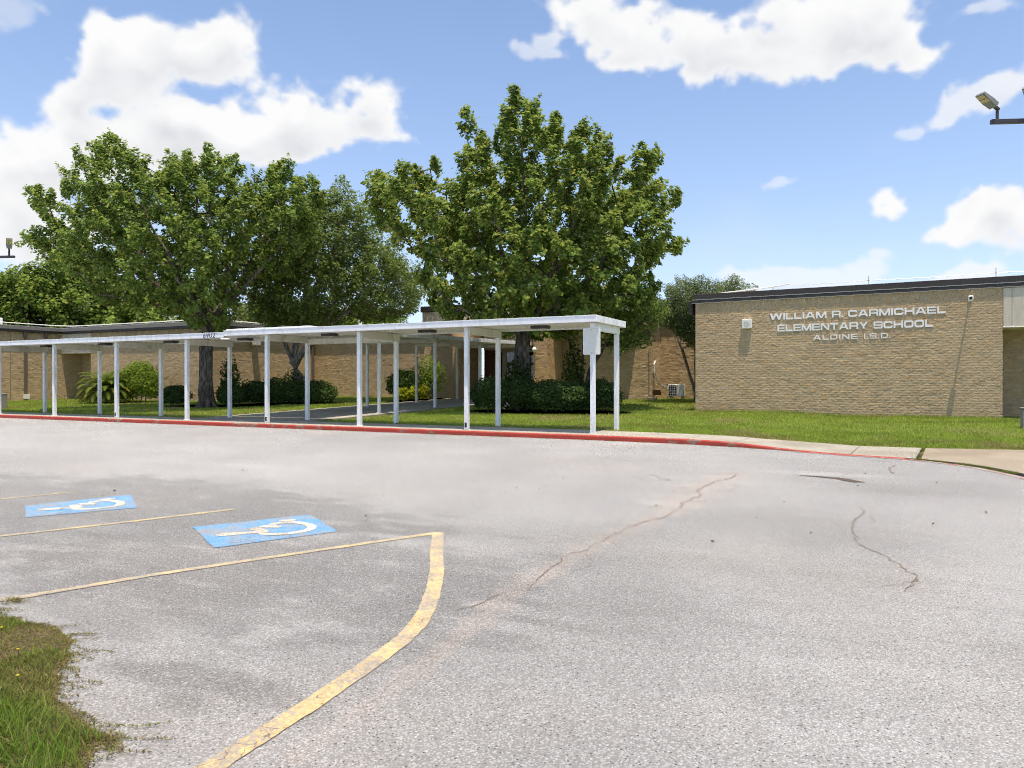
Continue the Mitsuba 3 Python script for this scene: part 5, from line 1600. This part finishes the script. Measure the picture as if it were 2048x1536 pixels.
HEDGE = [(0.058, 0.099, 0.03), (0.073, 0.122, 0.037), (0.044, 0.079, 0.025), (0.091, 0.143, 0.044), (0.061, 0.105, 0.037)]
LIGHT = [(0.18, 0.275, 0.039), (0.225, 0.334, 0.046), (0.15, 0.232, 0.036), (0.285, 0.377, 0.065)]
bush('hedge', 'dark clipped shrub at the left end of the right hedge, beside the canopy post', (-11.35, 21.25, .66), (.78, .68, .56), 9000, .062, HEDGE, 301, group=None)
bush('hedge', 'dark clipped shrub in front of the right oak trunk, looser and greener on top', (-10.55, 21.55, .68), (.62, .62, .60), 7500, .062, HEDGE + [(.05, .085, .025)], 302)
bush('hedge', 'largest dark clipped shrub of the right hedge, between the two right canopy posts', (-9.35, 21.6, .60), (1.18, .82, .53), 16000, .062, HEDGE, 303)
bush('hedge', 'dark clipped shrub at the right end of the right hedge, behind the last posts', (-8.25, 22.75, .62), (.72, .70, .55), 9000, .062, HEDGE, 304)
bush('vine', 'loose pale green vine climbing the small tree stems behind the right hedge', (-9.95, 24.75, 1.25), (.42, .36, 1.15), 1500, .10, [(.10, .16, .03), (.13, .19, .04), (.07, .11, .025)], 305, mat='leaf', rough=.4, category='plant', stems=False, shell=.9)
bush('vine', 'vine leaves around the foot of the right oak trunk', (-10.9, 22.15, 1.2), (.46, .40, .75), 800, .10, [(.06, .10, .022), (.09, .13, .03), (.045, .075, .02)], 306, mat='leaf', rough=.4, category='plant', stems=False, shell=.8)
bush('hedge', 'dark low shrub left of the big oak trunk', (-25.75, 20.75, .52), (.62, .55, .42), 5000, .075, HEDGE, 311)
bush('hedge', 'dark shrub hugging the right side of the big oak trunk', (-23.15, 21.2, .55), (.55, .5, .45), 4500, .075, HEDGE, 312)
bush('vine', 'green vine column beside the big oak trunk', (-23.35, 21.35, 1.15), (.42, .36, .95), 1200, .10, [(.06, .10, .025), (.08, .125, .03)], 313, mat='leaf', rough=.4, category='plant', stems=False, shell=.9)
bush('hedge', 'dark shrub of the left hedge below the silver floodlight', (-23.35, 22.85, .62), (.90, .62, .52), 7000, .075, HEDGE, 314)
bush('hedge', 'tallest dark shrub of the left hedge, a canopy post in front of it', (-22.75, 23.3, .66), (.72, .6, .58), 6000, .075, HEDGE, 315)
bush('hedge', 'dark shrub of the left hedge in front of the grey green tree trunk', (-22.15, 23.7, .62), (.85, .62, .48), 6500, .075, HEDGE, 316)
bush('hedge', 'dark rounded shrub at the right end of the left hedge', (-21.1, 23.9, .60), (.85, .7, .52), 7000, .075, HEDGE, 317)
bush('vine', 'leafy suckers around the foot of the grey green tree', (-23.2, 24.75, .95), (.50, .36, .75), 900, .09, [(.08, .13, .03), (.13, .18, .045)], 318, mat='leaf', rough=.4, category='plant', stems=False, shell=.9)
bush('round_bush', 'bright green rounded bush right of the sago palm', (-30.85, 22.9, 1.02), (1.08, .9, .98), 9000, .085, LIGHT, 321, mat='leaf')
bush('round_bush', 'dark green rounded bush left of the yellow green plants near the entrance', (-19.2, 27.4, .98), (.78, .7, .62), 7000, .08, HEDGE + LIGHT[:2], 322)
bush('twiggy_shrub', 'loose upright light green shrub against the shaded wall near the entrance', (-18.85, 28.9, 1.25), (.85, .7, 1.0), 2600, .09, LIGHT, 323, mat='leaf', rough=.5, shell=.9)
for i, (x, y, r_, lab) in enumerate([(-18.75, 26.55, .30, 'left'), (-18.62, 27.15, .34, 'middle'), (-18.55, 27.75, .36, 'right')]):
    bush('yellow_plant', f'{["leftmost", "middle", "rightmost"][i]} of three low bright yellow green leafy plants beside the entrance walk', (x, y, .20 + .02 * i + r_), (r_ * 1.05, r_ * 1.05, r_), 420, .15, [(.42, .42, .035), (.34, .38, .03), (.26, .32, .03)], 330 + i, mat='leaf', category='plant', rough=.3, ratio=.5, stems=False, shell=.9)

# sago palm: arching fronds with leaflets
def sago(c, label, n=96, seed=9):
    g = np.random.default_rng(seed)
    t = thing('sago_palm', label, 'palm')
    st = trimesh.creation.cylinder(.16, .5, sections=12)
    st.apply_translation([c[0], c[1], c[2] + .2])
    scene[t + '__trunk'] = ply(st, M['bark_dark'])
    allv, allf, allc, k = [], [], [], 0
    for i in range(n):
        az = i * 2.39996
        lift = math.radians(80 - 95 * (i / n) ** .9)
        L = g.uniform(1.2, 1.55)
        s = np.linspace(0, 1, 20)
        ang = lift - 1.5 * s ** 1.6
        dx = np.cumsum(np.cos(ang)) * L / 20
        dz = np.cumsum(np.sin(ang)) * L / 20
        dirh = np.array([math.cos(az), math.sin(az), 0])
        P = np.array(c) + [0, 0, .45] + dirh * dx[:, None] + np.array([0, 0, 1.0]) * dz[:, None]
        P[:, 2] = np.maximum(P[:, 2], c[2] + .05)
        side = np.array([-math.sin(az), math.cos(az), 0])
        tan = np.gradient(P, axis=0)
        tan /= np.linalg.norm(tan, axis=1, keepdims=True)
        col = np.array([(.16, .22, .04), (.19, .25, .05), (.28, .27, .06), (.32, .26, .10)][0 if i < n * .3 else g.integers(0, 3) if i < n * .85 else 3]) * g.uniform(.8, 1.2)
        lm = []
        for j in range(2, 20):
            for q_ in (0, .5):
                p = P[j] if q_ == 0 or j == 19 else (P[j] + P[j + 1]) / 2
                ll = .27 * math.sin(math.pi * min(1, (j + q_) / 20 * .85 + .12))
                for sg in (-1, 1):
                    tip = p + side * sg * ll * .86 + tan[j] * ll * .45 + np.array([0, 0, .04])
                    b0, b1 = p - tan[j] * .022, p + tan[j] * .022
                    lm += [b0, b1, tip]
        lm = np.array(lm)
        rach = tube(P[::3], np.linspace(.012, .004, len(P[::3])), 4, False)
        allv += [lm, rach.vertices]
        allf += [np.arange(len(lm)).reshape(-1, 3) + k, rach.faces + k + len(lm)]
        allc.append(np.tile(col, (len(lm) + len(rach.vertices), 1)))
        k += len(lm) + len(rach.vertices)
    scene[t + '__fronds'] = ply(trimesh.Trimesh(np.vstack(allv), np.vstack(allf), process=False), M['leaf'], color=np.clip(np.vstack(allc), 0, 1))
sago((-31.5, 21.7, .14), 'sago palm with arching yellow green fronds beside the rounded bush')

# flowers at the hedge foot
g = np.random.default_rng(3)
for i in range(9):
    t = thing('pink_flower', 'tiny pale pink blossom low between two shrubs of the right hedge', 'flower', 'pink blossoms at the hedge foot')
    c0 = np.array([-10.75, 20.95, .38]) + g.normal(0, .07, 3)
    a = np.arange(5) * 2 * np.pi / 5
    v = [c0] + [c0 + .028 * np.array([math.cos(q_ + e), -.5 * math.sin(q_ + e) - .2, math.sin(q_ + e)]) for q_ in a for e in (-.5, .5)]
    scene[t] = ply(trimesh.Trimesh(v, [(0, 1 + 2 * j, 2 + 2 * j) for j in range(5)], process=False), M['petal'], color=np.tile(g.choice([.9, 1.0]) * np.array([.75, .58, .58]), (11, 1)))

# weeds in the kerb joint and the slab joints
g = np.random.default_rng(41)
wp = []
KLs = KL.length
for s in [KL.project(Point(x, 14)) for x in (-22.1, -16.4, -12.2, -11.4, -9.1, -8.5, -7.4, -6.3, -5.4, -4.9, -4.2, -3.4, -2.75, -2.4, -1.9, -1.2)]:
    q_ = np.array(KL.interpolate(s).coords[0])
    wp.append(q_ + np.column_stack([g.normal(0, .10, 60), -.012 - np.abs(g.normal(0, .03, 60))]))
ga = np.array(LineString([(.45, 12.86), (.57, 12.80), (1.0, 12.4), (1.29, 12.07), (1.6, 11.35)]).interpolate(1).coords[0])
for _ in range(34):
    ls = LineString([(.42, 12.88), (.57, 12.80), (1.0, 12.42), (1.25, 12.08), (1.56, 11.36)])
    q_ = np.array(ls.interpolate(g.uniform(0, ls.length)).coords[0])
    wp.append(q_ + g.normal(0, .035, (40, 2)))
for _ in range(10):
    tt_ = g.uniform(0, 1)
    wp.append(np.array([.475, 12.9]) + tt_ * np.array([.16, 2.15]) + g.normal(0, .022, (30, 2)))
wp.append(np.array([.5, 12.86]) + g.normal(0, .06, (160, 2)))
wp = np.vstack(wp)
mw, cw_ = blades(wp, lambda x, y: np.where(y < KERB[0, 1] - .3, LOT, LOT + .002) + 0 * x, .02, .07, .004, .010, [(.14, .19, .04), (.19, .21, .06), (.25, .20, .09), (.11, .16, .03)], 43, 2, 1.4)
put('weeds', mw, M['grass'], color=cw_, kind='stuff', label='small weeds growing in the kerb joint and slab joints', category='weed')
# edge fringe: runners creeping over the pavement
fr = np.column_stack([g.uniform(-14, 6, 9000), np.zeros(9000)])
fr[:, 1] = inner_y(fr[:, 0]) + g.normal(.015, .035, 9000)
fr = fr[~contains_xy(walk_zone, fr[:, 0], fr[:, 1])]
mf, cf = blades(fr, lambda x, y: np.maximum(gz(x, y), ramp(x) - .01), .02, .07, .006, .012, GREEN + OLIVE, 44, 2, 1.5)
put('lawn_fringe', mf, M['grass'], color=cf, kind='stuff', label='ragged grass fringe creeping over the back edge of the pavement', category='grass')
# dropped leaves and bits on the lot
lv = np.column_stack([g.uniform(-9, 1.2, 60), g.uniform(4.5, 13.9, 60), np.full(60, LOT + .008)])
lv = lv[~contains_xy(VERGE.buffer(.05), lv[:, 0], lv[:, 1])]
m, cc = leaf_cloud(lv, np.tile([0, 0, 1.0], (len(lv), 1)), .028, [(.07, .05, .03), (.12, .08, .04), (.05, .05, .03)], 45)
put('leaf_litter', m, M['petal'], color=cc, kind='stuff', label='a few dry leaves scattered over the asphalt', category='leaf litter')
